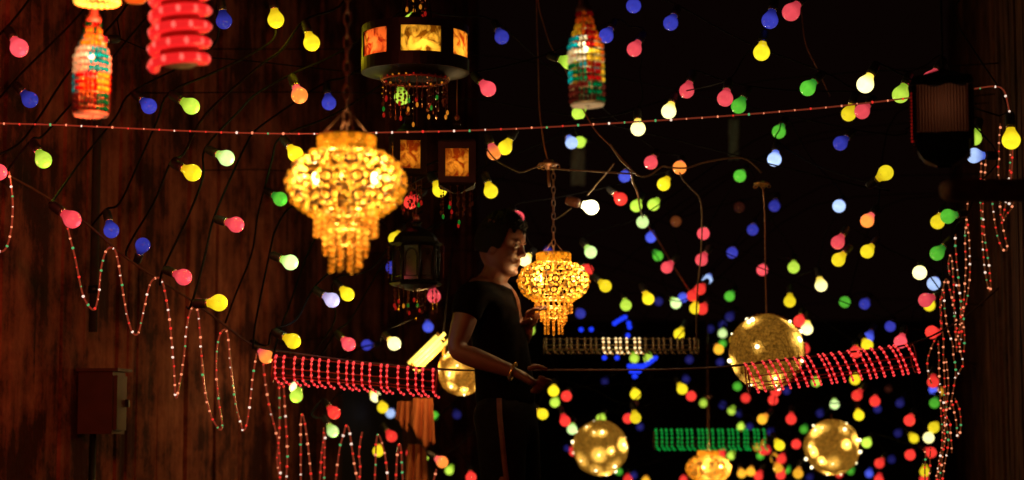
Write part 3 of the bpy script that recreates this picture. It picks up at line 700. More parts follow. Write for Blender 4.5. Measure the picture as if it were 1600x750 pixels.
# second small hook that the golden ball hangs from
t = thing('ceiling_hook', 'small gold ceiling hook over the big golden ball', 'hook', at(1190, 288, 8.4))
q = MB(); q.lathe([(0.0, 0.016), (0.014, 0.014), (0.034, 0.004), (0.03, -0.002), (0.012, -0.006), (0.0, -0.014)], 14); q.build('rose', M['brass'], t)
for k in range(5):
    a = k*math.pi*0.4; q = MB(); q.tube([Vector((math.cos(a)*0.03, math.sin(a)*0.03, -0.008))+Vector((math.cos(b_)*0.007, 0, math.sin(b_)*0.007)) for b_ in [i*math.pi/4 for i in range(8)]], 0.0015, 4, True); q.build('ring', M['brass'], t)
# ------------------------------------------------------------------ golden balls
gold = shade('gold_thread', (222, 172, 78), 0.85, 0.3, noise=0.75, nscale=95, gl=0.05)
gold_led = glow('gold_led', (255, 240, 190), 3, sample=False)
def gball(px, py, dpx, dep, lab, seed, power, fuzzy=False):
    rr = random.Random(seed); Rb = dpx/2*dep/F
    t = thing('golden_ball', lab, 'ball lamp', at(px, py, dep), None, 'wound golden ball lamps')
    # wound shell, slightly uneven
    q = MB(); n = 40; m = 26; vs = []
    for i in range(m+1):
        a = -math.pi/2+math.pi*i/m
        for k in range(n):
            b = 2*math.pi*k/n; r = Rb*(1+0.018*math.sin(3*b+a*4+seed)+0.012*math.sin(7*b-5*a)+rr.uniform(-0.006, 0.006))
            vs.append((r*math.cos(a)*math.cos(b), r*math.cos(a)*math.sin(b), r*math.sin(a)))
    q.add(vs, [(i*n+k, i*n+(k+1) % n, (i+1)*n+(k+1) % n, (i+1)*n+k) for i in range(m) for k in range(n)])
    q.build('shell', gold, t)
    # strands of gold thread wound round the ball
    q = MB()
    for j in range(34 if not fuzzy else 60):
        ax = Vector((rr.gauss(0, 1), rr.gauss(0, 1), rr.gauss(0, 1))).normalized(); u = ax.orthogonal().normalized(); v = ax.cross(u)
        a0 = rr.uniform(0, 6.28); h = rr.uniform(-0.5, 0.5)
        pts = []
        for k in range(9):
            a = a0+k*0.2; p = (u*math.cos(a)+v*math.sin(a))*math.sqrt(1-h*h)+ax*h; pts.append(p*Rb*1.02)
        q.tube(pts, 0.0011, 3)
    if fuzzy:
        for j in range(900):
            p = Vector((rr.gauss(0, 1), rr.gauss(0, 1), rr.gauss(0, 1))).normalized(); d = Vector((rr.gauss(0, 1), rr.gauss(0, 1), rr.gauss(0, 1))); d = (d-p*d.dot(p)).normalized()
            q.tube([p*Rb*1.005, p*Rb*1.04+d*0.006], 0.0009, 3)
    o = q.build('thread', gold, t)
    if fuzzy: o['kind'] = 'stuff'
    # fairy lights just under the shell
    LM_ = []
    for f_ in (0.03, 0.045, 0.06):
        q = MB(); q.ball((0, 0, 0), Rb*f_, 8, 6); LM_.append(q.data('fairy_bulb', gold_led))
    dirs = []
    N = 27
    for j in range(N):
        z = 1-2*(j+0.5)/N; ph = j*2.39996+rr.uniform(-0.9, 0.9)+seed; z = max(-0.95, min(0.95, z+rr.uniform(-0.2, 0.2))); r = math.sqrt(1-z*z)
        dirs.append(Vector((r*math.cos(ph), r*math.sin(ph), z)))
    for j, d in enumerate(dirs):
        link('fairy_bulb', rr.choice(LM_), t).location = d*Rb*1.03
        if d.y < 0.05:
            sl = bpy.data.lights.new('fairy_light', 'SPOT'); sl.color = (1, 0.90, 0.64); sl.energy = power*rr.choice((8, 16, 28, 46)); sl.spot_size = math.radians(rr.uniform(45, 105)); sl.spot_blend = 1; sl.shadow_soft_size = 0.006
            so = bpy.data.objects.new('fairy_light', sl); COL.objects.link(so); so.parent = t; so.location = d*Rb*0.56; so.rotation_euler = d.to_track_quat('-Z', 'Y').to_euler()
    lamp('added_inner_light', t, (0, 0, 0), (1, 0.84, 0.5), power*7, 0.02)  # added central light, lifts the shell between the fairy lights
    q = MB(); q.tube([(0, 0, Rb*0.98), (0, 0, Rb*1.25)], 0.003, 5); q.build('hanging_loop', M['copper'], t)
    return t
gball(1198, 550, 118, 8.4, 'big fuzzy golden ball lamp behind the left end of the right red tube', 1, 0.045, True)
gball(938, 700, 86, 11.2, 'golden ball lamp hanging left of the green coil tube', 2, 0.055)
gball(1300, 699, 86, 11.2, 'golden ball lamp hanging low under the right red coil tube', 5, 0.055)
gball(722, 580, 76, 9.4, 'golden ball lamp half hidden behind the back of the man', 8, 0.04)
# ------------------------------------------------------------------ coil tubes (rope light wound on a frame)
def coil(name, label, A, B, rad, n, led, tube, frame, dep_, slant=0.0, bead=0.0052, lamps=None, phase=0.0, gap=0.50, hk=0.020):
    """n turns of rope light on a cage of three rods from A to B"""
    A = Vector(A); B = Vector(B); t = thing(name, label, 'coil lamp', (A+B)/2, None, 'rope-light coil tubes')
    v = (B-A); L_ = v.length; x = v.normalized(); y = Vector((0, 1, 0)); y = (y-x*y.dot(x)).normalized(); z = x.cross(y)
    if z.z < 0: z = -z
    q = MB()
    for a in (math.pi/2, -2.5, -0.35, math.pi*0.97):
        o = y*math.cos(a)*rad*0.93+z*math.sin(a)*rad*0.93; q.tube([-x*L_/2+o, x*L_/2+o], 0.0024, 5)
    q.build('frame_rods', frame, t)
    for s in (-1, 1):
        q = MB(); q.tube([x*s*L_/2+(y*math.cos(k*math.pi/8)+z*math.sin(k*math.pi/8))*rad*0.95 for k in range(16)], 0.003, 5, True); q.build('end_ring', frame, t)
    me = []
    for vv in range(3):
        q = MB(); rr = random.Random(vv); pth = []
        NP = 30; s0 = rr.uniform(-0.1, 0.1)
        for i in range(NP):
            a = math.pi/2-0.1+(2*math.pi*gap)*i/(NP-1)+s0*0.3        # from the top round the front to underneath
            hook = hk*max(0, (i/(NP-1)-0.72)/0.28)**1.3
            p = (-x*slant*rad*(math.sin(a)))+x*hook-y*0+(y*math.cos(a)+z*math.sin(a))*rad
            pth.append(p)
        q.cur = 0; q.tube(pth, bead*0.6, 5)
        q.cur = 1
        for p in resample(pth, bead*4.3): q.ball(p, bead, 6, 4)
        me.append(q.data('light_loop', [tube, led]))
    rr = random.Random(int(A.x*100))
    for i in range(n):
        o = link('light_loop', me[i % 3], t); o.location = x*(-L_/2+L_*(i+0.5+rr.uniform(-0.22, 0.22)+phase)/n)
    return t
red_led = glow('red_led', (255, 72, 72), 1.4); red_tube = glow('red_rope', (220, 26, 28), 0.75)
coil('coil_tube', 'red beaded coil tube hung on the cable left of the man', at(427, 577, 7.75), at(682, 599, 7.75), 0.052, 19, red_led, red_tube, plain('red_frame', (0.4, 0.04, 0.03), 0.4), 7.75, 0.10)
coil('coil_tube', 'red beaded coil tube tilted upward over the big golden ball', at(1168, 592, 7.7), at(1428, 560, 7.7), 0.057, 21, red_led, red_tube, plain('red_frame_two', (0.4, 0.05, 0.04), 0.4), 7.7, 0.30, hk=0.004)
gr_led = glow('green_led', (20, 190, 70), 1.0); gr_tube = glow('green_rope', (4, 100, 34), 0.7)
coil('coil_tube', 'green beaded coil tube above the lowest chandelier', at(1022, 687, 11.4), at(1196, 687, 11.4), 0.056, 22, gr_led, gr_tube, plain('green_frame', (0.2, 0.12, 0.05), 0.4), 11.4, 0.0, 0.0055)
go_led = glow('gold_coil_led', (120, 78, 36), 0.30); go_tube = plain('gold_coil_rope', (0.5, 0.4, 0.22), 0.25, 0.3)
t = coil('coil_tube', 'dim gold coil tube to the right of the chandelier beside the man', at(850, 541, 9.0), at(1091, 541, 9.0), 0.034, 25, go_led, go_tube, plain('gold_frame', (0.35, 0.28, 0.14), 0.35, 0.6), 9.0, 0.0, 0.006)
lit_loop = [c for c in t.children if c.name.startswith('light_loop')]; lit_loop.sort(key=lambda c: c.location.x)
lm = lit_loop[0].data.copy(); lm.materials[0] = glow('gold_loop_lit', (200, 140, 70), 0.8); lm.materials[1] = glow('gold_led_lit', (255, 225, 160), 1.6)  # brighter glowing copy: light on the middle loops put into their colour
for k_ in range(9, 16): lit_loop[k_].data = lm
# upright red coil, near, top left
rc = at(281, 40, 4.55)
t = thing('coil_lamp', 'upright red coil lamp cut by the top edge, fat glowing turns', 'coil lamp', rc)
Rr = 0.058; q = MB(); hz = lambda py: (40-py)*4.55/F
turns = 6.4; pts = []
for i in range(int(turns*26)+1):
    a = 2*math.pi*i/26; pts.append(Vector((Rr*math.cos(a+2.9), Rr*math.sin(a+2.9), hz(98)+0.0365*i/26-0.012)))
q.tube(pts, 0.0122, 8); q.build('rope_coil', glow('red_rope_fat', (246, 36, 36), 0.95), t)
q = MB()
for p in resample(pts, 0.034): q.ball(p+Vector((p.x, p.y, 0)).normalized()*0.005, 0.0088, 7, 5)
q.build('led_spots', glow('red_led_hot', (255, 105, 92), 1.25), t)
q = MB(); q.lathe([(0.0, hz(104)), (0.034, hz(104)), (0.042, hz(100)), (0.043, hz(90)), (0.043, hz(-90))], 20); q.build('core', plain('brown_core', (0.35, 0.2, 0.1), 0.5), t)
sl = lamp('lamp_light', t, (-0.04, 0.075, -0.02), (1, 0.13, 0.065), 0.3, 0.05)
sd = bpy.data.lights.new('added_wall_spot', 'SPOT'); sd.color = (1, 0.12, 0.055); sd.energy = 98; sd.spot_size = math.radians(165); sd.spot_blend = 1; sd.shadow_soft_size = 0.05  # added spot behind the coil, there to redden the left wall
so_ = bpy.data.objects.new('added_wall_spot', sd); COL.objects.link(so_); so_.parent = t; so_.location = (-0.065, 0.05, -0.03); so_.rotation_euler = Vector((-0.62, 0.75, -0.2)).to_track_quat('-Z', 'Y').to_euler()
# yellow-beaded lantern rim cut by the top edge
t = thing('bead_lantern', 'lantern cut by the top edge with a row of yellow beads', 'lantern', at(152, -10, 4.7))
q = MB(); q.lathe([(0.0, 0.005), (0.05, 0.0), (0.052, 0.05), (0.035, 0.12), (0.012, 0.15)], 18); q.build('body', plain('amber_lantern_body', (0.45, 0.25, 0.08), 0.35, 0.5), t)
for k in range(20):
    a = 2*math.pi*k/20; q = MB(); q.ball((math.cos(a)*0.046, math.sin(a)*0.046, -0.018), 0.0085, 8, 6); q.build('bead', glow('yellow_bead', (255, 205, 75), 1.2), t) if k == 0 else None
bd = [o for o in t.children if o.name.startswith('bead')][0]
for k in range(1, 20):
    a = 2*math.pi*k/20; o = bd.copy(); COL.objects.link(o); o.parent = t; o.rotation_euler = (0, 0, a)
q = MB(); q.tube([(0, 0, 0.14), (0, 0, 0.4)], 0.004, 5); q.build('hanger', M['black'], t)
# amber lantern foot next to it
t = thing('bead_lantern', 'amber glass foot of a lantern beside the upright red coil, cut by top edge', 'lantern', at(212, -16, 5.0))
q = MB(); q.lathe([(0.0, -0.035), (0.02, -0.033), (0.034, -0.02), (0.038, 0.0), (0.03, 0.05), (0.02, 0.12)], 18); q.build('glass', glow('amber_foot_glass', (150, 85, 22), 0.6), t)
q = MB(); q.lathe([(0.04, -0.002), (0.043, 0.0), (0.043, 0.012), (0.04, 0.014)], 18); q.build('band', M['brass'], t)
#@@BOTTLES
# ------------------------------------------------------------------ beaded bottle lamps
BC = {'r': (185, 16, 14), 't': (0, 175, 175), 'g': (0, 120, 62), 'w': (255, 235, 185), 'y': (255, 205, 45), 'o': (255, 120, 20), 'd': (105, 36, 24)}
BMAT = {k: shade('bottle_bead_'+n, BC[k], 0.9, 0.2, 0.35, gl=0.06, lit=0.10) for k, n in zip('rtgwyod', ('red', 'teal', 'green', 'cream', 'yellow', 'orange', 'maroon'))}
def bottle(px, ptop, pbot, wpx, dep, lab, patches, tilt, seed, lampz, pw=1.0):
    rr = random.Random(seed); H = (pbot-ptop)*dep/F; Rb = wpx/2*dep/F
    t = thing('bottle_lamp', lab, 'bottle lamp', at(px, pbot, dep), (0, tilt, 0.0), 'beaded bottle lamps')
    def rad(f):   # f from 0 bottom to 1 neck top
        if f < 0.55: return Rb*(0.98+0.02*math.sin(f*3))
        if f < 0.85: u = (f-0.55)/0.30; return Rb*(1-0.55*u*u*(3-2*u)*1.0)
        return Rb*0.42
    q = MB()
    for k in range(10):
        a = 2*math.pi*k/10; q.tube([(math.cos(a)*rad(i/14)*0.97, math.sin(a)*rad(i/14)*0.97, H*i/14) for i in range(15)], 0.0007, 3)
    for i in range(1, 14, 2): q.tube([(math.cos(2*math.pi*k/20)*rad(i/14)*0.97, math.sin(2*math.pi*k/20)*rad(i/14)*0.97, H*i/14) for k in range(20)], 0.0007, 3, True)
    q.build('wire_cage', M['brass'], t)
    q = MB(); q.lathe([(Rb*0.2, -0.002), (Rb*0.93, -0.002), (Rb*0.98, 0.0005), (Rb*0.985, 0.003), (Rb*0.96, 0.004)], 28); q.build('base_rim', shade('cream_rim', (200, 165, 120), 0.8), t)
    rows = 14; per = {}
    for j in range(rows):
        f = 0.05+0.86*j/(rows-1); r = rad(f); n = max(8, int(2*math.pi*r/(Rb*0.235)))
        for k in range(n):
            a = 2*math.pi*(k+0.1*(j % 2))/n; nv = Vector((math.cos(a), math.sin(a), 0.25 if f > 0.55 else 0)).normalized()
            # patch colour by angle (front of the bottle is -y)
            prow = patches[min(len(patches)-1, int((f-0.0)*len(patches)))]
            u = ((a+math.pi/2+math.pi/2) % (2*math.pi))/math.pi     # 0..1 across the visible front
            c = prow[int(u*len(prow)) % len(prow)] if u < 1 else prow[int((u-1)*len(prow)+1) % len(prow)]
            per.setdefault((c, int(f*len(patches))), MB()).bead(Vector((math.cos(a)*r, math.sin(a)*r, H*f)), nv, Rb*0.108, 1.6, 6)
    for (c, _), mb in sorted(per.items()): mb.build('bead_patch', BMAT[c], t)['kind'] = 'stuff'
    q = MB(); q.lathe([(Rb*0.40, H*0.92), (Rb*0.46, H*0.93), (Rb*0.46, H*0.97), (Rb*0.30, H*0.99), (Rb*0.28, H*1.1), (0, H*1.11)], 14); q.build('cap', plain('dark_red_cap', (0.15, 0.05, 0.03), 0.5), t)
    q = MB(); q.tube([(0, 0, H*1.1), (0, 0, H*1.1+0.4)], 0.0028, 5); q.build('hanger', M['cord'], t)
    q = MB(); q.ball((0, -Rb*0.2, H*lampz), Rb*0.17, 10, 7); q.build('bulb', glow('bottle_bulb', (255, 235, 190), 3), t)
    lamp('lamp_light', t, (0.0, -Rb*0.5, H*lampz), (1, 0.97, 0.88), 0.20*pw, 0.012)
    lamp('lamp_light', t, (0, 0, H*0.25), (1, 0.95, 0.85), 0.12*pw, 0.012)
bottle(142, 22, 180, 55, 4.75, 'beaded bottle lamp in teal, cream and maroon patches, at the left', ['ddddgg', 'ddddgg', 'trrryy', 'trrryy', 'wwwttt', 'wwwttt', 'tyyyyw', 'gyyygy', 'rggrrd'], 0.0, 4, 0.58, 0.36)
bottle(918, 5, 165, 54, 4.95, 'beaded bottle lamp mostly red and orange, hung right of centre', ['ddddgg', 'dddggd', 'tggrry', 'ggtrry', 'wwwyyo', 'ttwroo', 'yyorro', 'ooyooo', 'rrorrr'], -0.03, 9, 0.55)
# ------------------------------------------------------------------ lanterns
def panelmat(name, c_lo, c_hi, sc, seed):
    """painted glass picture: blotchy print over a lit pane"""
    m = bpy.data.materials.new(name); m.use_nodes = True; nt = m.node_tree; L = nt.links; nt.nodes.clear()
    out = nt.nodes.new('ShaderNodeOutputMaterial'); t = nt.nodes.new('ShaderNodeBsdfTranslucent'); g = nt.nodes.new('ShaderNodeBsdfGlossy'); g.inputs['Roughness'].default_value = 0.15
    mx = nt.nodes.new('ShaderNodeMixShader'); mx.inputs[0].default_value = 0.03; L.new(t.outputs[0], mx.inputs[1]); L.new(g.outputs[0], mx.inputs[2]); L.new(mx.outputs[0], out.inputs[0])
    tc = nt.nodes.new('ShaderNodeTexCoord'); mp = nt.nodes.new('ShaderNodeMapping'); mp.inputs['Location'].default_value = (seed, seed*2, seed*3); L.new(tc.outputs['Object'], mp.inputs[0])
    nz = nt.nodes.new('ShaderNodeTexNoise'); nz.inputs['Scale'].default_value = sc; nz.inputs['Detail'].default_value = 6; nz.inputs['Distortion'].default_value = 1.2; L.new(mp.outputs[0], nz.inputs['Vector'])
    cr = nt.nodes.new('ShaderNodeValToRGB'); cr.color_ramp.elements[0].position = 0.40; cr.color_ramp.elements[0].color = lin(c_lo); cr.color_ramp.elements[1].position = 0.56; cr.color_ramp.elements[1].color = lin(c_hi)
    L.new(nz.outputs[0], cr.inputs[0]); L.new(cr.outputs[0], t.inputs[0]); return m
PM = [panelmat('painted_pane_red', (150, 40, 20), (255, 130, 70), 22, 1), panelmat('painted_pane_gold', (110, 70, 10), (255, 215, 90), 22, 2), panelmat('painted_pane_orange', (170, 70, 20), (255, 190, 80), 26, 3)]
sparkle = [glow('glass_drop_red', (150, 20, 14), 0.8, 0.08, False), glow('glass_drop_gold', (200, 120, 30), 0.8, 0.08, False), glow('glass_drop_green', (20, 110, 30), 0.8, 0.08, False), shade('glass_drop_clear', (160, 110, 90), 0.6, 0.05, gl=0.4)]  # coloured drops emit: their glints are put into the material
def pendants(t, ringR, z0, n, lmin, lmax, rr, seedcol=(3, 3, 3, 3, 3, 3, 0, 1, 2), r=0.006, name='pendant'):
    for k in range(n):
        a = 2*math.pi*k/n+rr.uniform(-0.1, 0.1); L_ = rr.uniform(lmin, lmax); b = Vector((math.cos(a)*ringR, math.sin(a)*ringR, z0))
        q = MB(); q.tube([b, b-Vector((0, 0, L_))], 0.0008, 3)
        z = 0
        while z < L_-0.015:
            q.ball(b-Vector((0, 0, z)), r*rr.uniform(0.45, 0.8), 6, 4); z += rr.uniform(0.018, 0.03)
        q.cur = 1; q.ball(b-Vector((0, 0, L_)), r, 6, 4, (0.8, 0.8, 1.5))
        q.build(name, [sparkle[3], sparkle[rr.choice(seedcol)]], t, False)
# drum lantern
dep = 6.6; sc = dep/F; t = thing('drum_lantern', 'black eight-sided drum lantern with red and gold picture panes and bead fringe', 'lantern', at(649, 85, dep), (0, 0, 0.0))
Rd = 84*sc; zt, zb = 42*sc, -30*sc; n = 8
import itertools
def corner(k, r, off): a = 2*math.pi*(k+off)/n; return Vector((math.cos(a)*r, math.sin(a)*r, 0))
OFF = 0.5+0.13
def arc(dst, r0, r1, a0, a1, z0, z1, m):
    vs = []
    for k in range(m+1):
        a = a0+(a1-a0)*k/m
        for r in (r0, r1):
            for z in (z0, z1): vs.append((r*math.sin(a), -r*math.cos(a), z))
    fs = []
    for k in range(m):
        b = 4*k; c = b+4
        fs += [(b, b+1, c+1, c), (b+2, c+2, c+3, b+3), (b, c, c+2, b+2), (b+1, b+3, c+3, c+1)]
    fs += [(0, 2, 3, 1), (4*m, 4*m+1, 4*m+3, 4*m+2)]; dst.add(vs, fs)
D_ = math.radians
f = MB(); arc(f, Rd*0.95, Rd, 0, 2*math.pi-1e-4, zt-0.024, zt, 48); arc(f, Rd*0.95, Rd*1.005, 0, 2*math.pi-1e-4, zb, zb+0.042, 48)
for k in range(6):
    c = D_(9+60*k); arc(f, Rd*0.95, Rd*0.998, c+D_(22), c+D_(38), zb+0.042, zt-0.024, 5)
    p = MB(); vs = []
    for i in range(7):
        a = c+D_(-22+44*i/6)
        for z in (zb+0.042, zt-0.024): vs.append((Rd*0.97*math.sin(a), -Rd*0.97*math.cos(a), z))
    p.add(vs, [(2*i, 2*i+2, 2*i+3, 2*i+1) for i in range(6)]); p.build('pane', PM[(1, 2, 0, 1, 2, 0)[k]], t)
    if math.cos(c) > -0.2: lamp('pane_light', t, (Rd*0.74*math.sin(c), -Rd*0.74*math.cos(c), (zt+zb)/2-0.005), (1, 0.62, 0.25), 0.2, 0.02)
f.build('frame', M['black'], t, False)
f = MB(); f.lathe([(Rd*0.985, zt-0.004), (Rd*0.7, zt+0.004), (Rd*0.4, zt+0.02), (Rd*0.16, zt+0.03), (0.012, zt+0.05)], 16); f.build('roof', M['black'], t)
f = MB(); f.lathe([(Rd*0.98, zb+0.001), (Rd*0.66, zb-0.012), (Rd*0.62, zb-0.022)], 24); f.build('lower_rim', M['black'], t)
f = MB(); f.tube([Vector((math.cos(2*math.pi*k/28)*Rd*0.62, math.sin(2*math.pi*k/28)*Rd*0.62, zb-0.024)) for k in range(28)], 0.0035, 6, True); f.build('fringe_ring', plain('red_ring', (0.45, 0.12, 0.07), 0.3, 0.5), t)
rr = random.Random(21)
for k in range(28):
    a = 2*math.pi*k/28; q = MB(); q.ball((math.cos(a)*Rd*0.62, math.sin(a)*Rd*0.62, zb-0.018), 0.0042, 6, 4)
    q.build('ring_bead', sparkle[rr.choice((0, 1, 1, 3, 3))], t, False)
pendants(t, Rd*0.60, zb-0.026, 26, 0.05, 0.125, rr, (3, 3, 3, 3, 0, 1, 2, 1, 3, 3), 0.0058)
pendants(t, Rd*0.30, zb-0.02, 9, 0.06, 0.13, rr, (1, 2, 0, 3, 3))
f = MB()
for k in range(3):
    a = 2*math.pi*k/3+0.5; f.tube([(math.cos(a)*Rd*0.35, math.sin(a)*Rd*0.35, zt+0.02), (math.cos(a)*0.012, math.sin(a)*0.012, zt+0.3)], 0.0022, 4)
f.build('hanger_chains', M['cord'], t)
pendants(t, Rd*0.18, zt+0.16, 7, 0.05, 0.12, rr, (1, 0, 3, 3))
# square lanterns
def square_lantern(px, py, wpx, hpx, dep, lab, yaw, lit, seed, pend=True, panepx=None, top=1.0, pmat=2, power=0.22):
    sc = dep/F; W = wpx*sc; H = hpx*sc; rr = random.Random(seed)
    t = thing('square_lantern', lab, 'lantern', at(px, py, dep), (0, 0, yaw)); h = W/2
    f = MB(); bw = W*0.19
    for sx in (-1, 1):
        for sy in (-1, 1): f.box((sx*(h-bw/2), sy*(h-bw/2), 0), (bw, bw, H))
    for z in (-1, 1):
        for s in (-1, 1):
            f.box((0, s*(h-bw/2-0.001), z*(H/2-bw*0.45)), (W-2*bw, bw*0.9, bw*0.9)); f.box((s*(h-bw/2-0.001), 0, z*(H/2-bw*0.45)), (bw*0.9, W-2*bw, bw*0.9))
    f.build('frame', M['black'], t, False)
    i = h-bw*0.45; zz = H/2-bw*0.85; xx = h-bw*0.98
    for k in range(4):
        R = Matrix.Rotation(k*math.pi/2, 3, 'Z'); p = MB()
        p.add([R @ Vector(v) for v in ((-xx, -i, -zz), (xx, -i, -zz), (xx, -i, zz), (-xx, -i, zz))], [(0, 1, 2, 3)])
        p.build('pane', PM[pmat] if lit else M['darkpane'], t, False)
    f = MB(); f.lathe([(h*1.38, H/2-0.001), (h*1.42, H/2+0.004), (h*1.2, H/2+0.010), (h*0.95, H/2+W*0.16), (h*0.62, H/2+W*0.30*top), (h*0.34, H/2+W*0.38*top), (h*0.24, H/2+W*0.5*top), (h*0.3, H/2+W*0.56*top), (h*0.1, H/2+W*0.62*top), (0, H/2+W*0.64*top)], 4, a0=math.pi/4, a1=math.pi/4+2*math.pi)
    f.build('roof', M['black'], t, False)
    f = MB(); f.ball((0, 0, H/2+W*0.72*top), W*0.075, 8, 6); f.tube([(0, 0, H/2+W*0.6*top), (0, 0, H/2+W*1.6*top+0.1)], 0.002, 4); f.build('finial', plain('red_finial', (0.35, 0.1, 0.07), 0.3, 0.5) if 'fin' not in M else M['fin'], t)
    f = MB(); f.lathe([(h*1.38, -H/2+0.001), (h*1.3, -H/2-0.008), (h*0.7, -H/2-0.02), (h*0.3, -H/2-0.03)], 4, a0=math.pi/4, a1=math.pi/4+2*math.pi); f.build('foot', M['black'], t, False)
    if pend:
        pendants(t, h*0.85, -H/2-0.01, 12, 0.05, 0.11, rr, (3, 3, 3, 3, 0, 1, 2)); pendants(t, h*0.35, -H/2-0.025, 5, 0.06, 0.12, rr, (3, 3, 0, 2, 3))
    if lit:
        q = MB(); q.ball((0, 0, -H*0.1), W*0.1, 8, 6); q.build('bulb', glow('lantern_bulb', (255, 200, 110), 3), t)
        lamp('lamp_light', t, (0, 0, -H*0.06), (1, 0.58, 0.2), power, 0.02)
    return t
M['fin'] = plain('red_finial', (0.35, 0.1, 0.07), 0.3, 0.5)
M['darkpane'] = plain('unlit_pane', (0.035, 0.02, 0.016), 0.12, 0, 0.5, 40)
square_lantern(714, 257, 58, 64, 7.2, 'small square black lantern with one glowing orange picture pane and bead fringe', 0.03, True, 31, power=0.17)
square_lantern(637, 244, 52, 62, 7.35, 'square lantern peeping out behind the large near chandelier', 0.22, True, 33, power=0.12)
dep = 8.2; sc = dep/F; t = thing('domed_lantern', 'unlit black eight-sided lantern with arched panes, domed roof and dangling beads', 'lantern', at(650, 412, dep), (0, 0, 0.2))
Wd = 37*sc; Hd = 34*sc
def octa(prof, name, mat, par=None): q = MB(); q.lathe(prof, 8); return q.build(name, mat, par or t, False)
octa([(Wd*0.2, Hd*1.0), (Wd*1.12, Hd*0.98), (Wd*1.16, Hd*0.90), (Wd*1.0, Hd*0.82), (Wd*0.94, Hd*0.78)], 'upper_rim', M['black'])
octa([(Wd*0.94, -Hd*0.78), (Wd*1.0, -Hd*0.82), (Wd*1.14, -Hd*0.92), (Wd*1.05, -Hd*1.02), (Wd*0.55, -Hd*1.18), (Wd*0.15, -Hd*1.25), (0, -Hd*1.26)], 'lower_rim', M['black'])
octa([(Wd*0.98, Hd*0.99), (Wd*0.92, Hd*1.18), (Wd*0.72, Hd*1.42), (Wd*0.42, Hd*1.60), (Wd*0.22, Hd*1.70), (Wd*0.2, Hd*1.82), (Wd*0.27, Hd*1.90), (Wd*0.1, Hd*2.02), (0, Hd*2.04)], 'dome', M['black'])
for k in range(8):
    a = 2*math.pi*k/8; q = MB(); q.tube([(math.cos(a)*Wd*0.97, math.sin(a)*Wd*0.97, z) for z in (-Hd*0.8, 0, Hd*0.8)], 0.006, 6); q.build('corner_post', M['black'], t)
    a2 = a+math.pi/8; ap = Wd*0.94*math.cos(math.pi/8); ex = Vector((-math.sin(a2), math.cos(a2), 0)); c = Vector((math.cos(a2), math.sin(a2), 0))*ap; w_ = Wd*0.94*math.sin(math.pi/8)*0.99
    p = MB(); p.add([c-ex*w_-Vector((0, 0, Hd*0.79)), c+ex*w_-Vector((0, 0, Hd*0.79)), c+ex*w_+Vector((0, 0, Hd*0.79)), c-ex*w_+Vector((0, 0, Hd*0.79))], [(0, 1, 2, 3)]); p.build('pane', M['darkpane'], t, False)
    q = MB(); q.tube([c*1.02+ex*w_*0.72*math.cos(b_)+Vector((0, 0, Hd*(0.25+0.38*math.sin(b_)))) for b_ in [i*math.pi/8 for i in range(9)]]+[c*1.02-ex*w_*0.72-Vector((0, 0, Hd*0.62)), c*1.02+ex*w_*0.72-Vector((0, 0, Hd*0.62)), c*1.02+ex*w_*0.72+Vector((0, 0, Hd*0.2))], 0.0035, 5); q.build('arch', M['black'], t)
q = MB(); q.ball((0, 0, Hd*2.12), Wd*0.16, 8, 6); q.tube([(0, 0, Hd*2.05), (0, 0, Hd*2.1+0.5)], 0.002, 4); q.build('finial', M['fin'], t)
rr = random.Random(35); pendants(t, Wd*0.9, -Hd*0.98, 14, 0.05, 0.12, rr, (3, 3, 3, 0, 0, 1, 2), 0.0065); pendants(t, Wd*0.4, -Hd*1.15, 5, 0.07, 0.13, rr, (0, 3, 3, 2))
for k, a in enumerate((0.15, 3.05)):
    b_ = Vector((math.cos(a-0.2)*Wd*1.17, math.sin(a-0.2)*Wd*1.17, Hd*0.78)); q = MB(); z = 0
    while z < Hd*1.5: q.ball(b_-Vector((0, 0, z)), 0.0042, 6, 4); z += 0.011
    q.build('bead_string', [sparkle[3]], t, False)['kind'] = 'stuff'
# side arms of the unlit lantern: bead strips at its corners
# ribbed lantern, right, near
dep = 5.4; sc = dep/F; t = thing('ribbed_lantern', 'dark near lantern with a dull brown ribbed shade and black cap', 'lantern', at(1474, 175, dep), (0, 0, -0.24))
W, H = 78*sc, 72*sc
f = MB(); vs = []; nn = 34
prof = []
for k in range(nn+1): prof.append((-W/2+W*k/nn, (0.006 if k % 2 else -0.003)))
def rib(dst, R):
    vs = []
    for x, d in prof:
        for z in (-H/2, H/2): vs.append(R @ Vector((x, -W/2-d, z+0.004*math.sin(x*90))))
    dst.add(vs, [(2*k, 2*k+2, 2*k+3, 2*k+1) for k in range(nn)])
for k in range(4): rib(f, Matrix.Rotation(k*math.pi/2, 3, 'Z'))
f.build('ribbed_shade', shade('ribbed_fabric', (190, 140, 108), 0.7, 0.6), t, False); lamp('added_dim_light', t, (0, 0, 0.01), (1, 0.62, 0.42), 0.04, 0.02)  # light added inside only to lift the shade to dull brown
f = MB(); f.lathe([(W*0.84, H/2+0.002), (W*0.86, H/2+0.010), (W*0.80, H/2+0.024), (W*0.5, H/2+0.034), (W*0.12, H/2+0.05), (0, H/2+0.06)], 4, a0=math.pi/4, a1=math.pi/4+2*math.pi); f.build('cap', M['black'], t, False)
for sx in (-1, 1):
    for sy in (-1, 1): f = MB(); f.box((sx*(W/2+0.006), sy*(W/2+0.006), -0.012), (0.012, 0.012, H+0.022)); f.build('frame_post', M['black'], t, False)
f = MB(); f.box((0, 0, -H/2-0.026), (W*1.02, W*1.02, 0.05)); f.lathe([(W*0.70, -H/2-0.051), (W*0.55, -H/2-0.07), (W*0.2, -H/2-0.085)], 4, a0=math.pi/4, a1=math.pi/4+2*math.pi); f.build('base_box', M['black'], t, False)
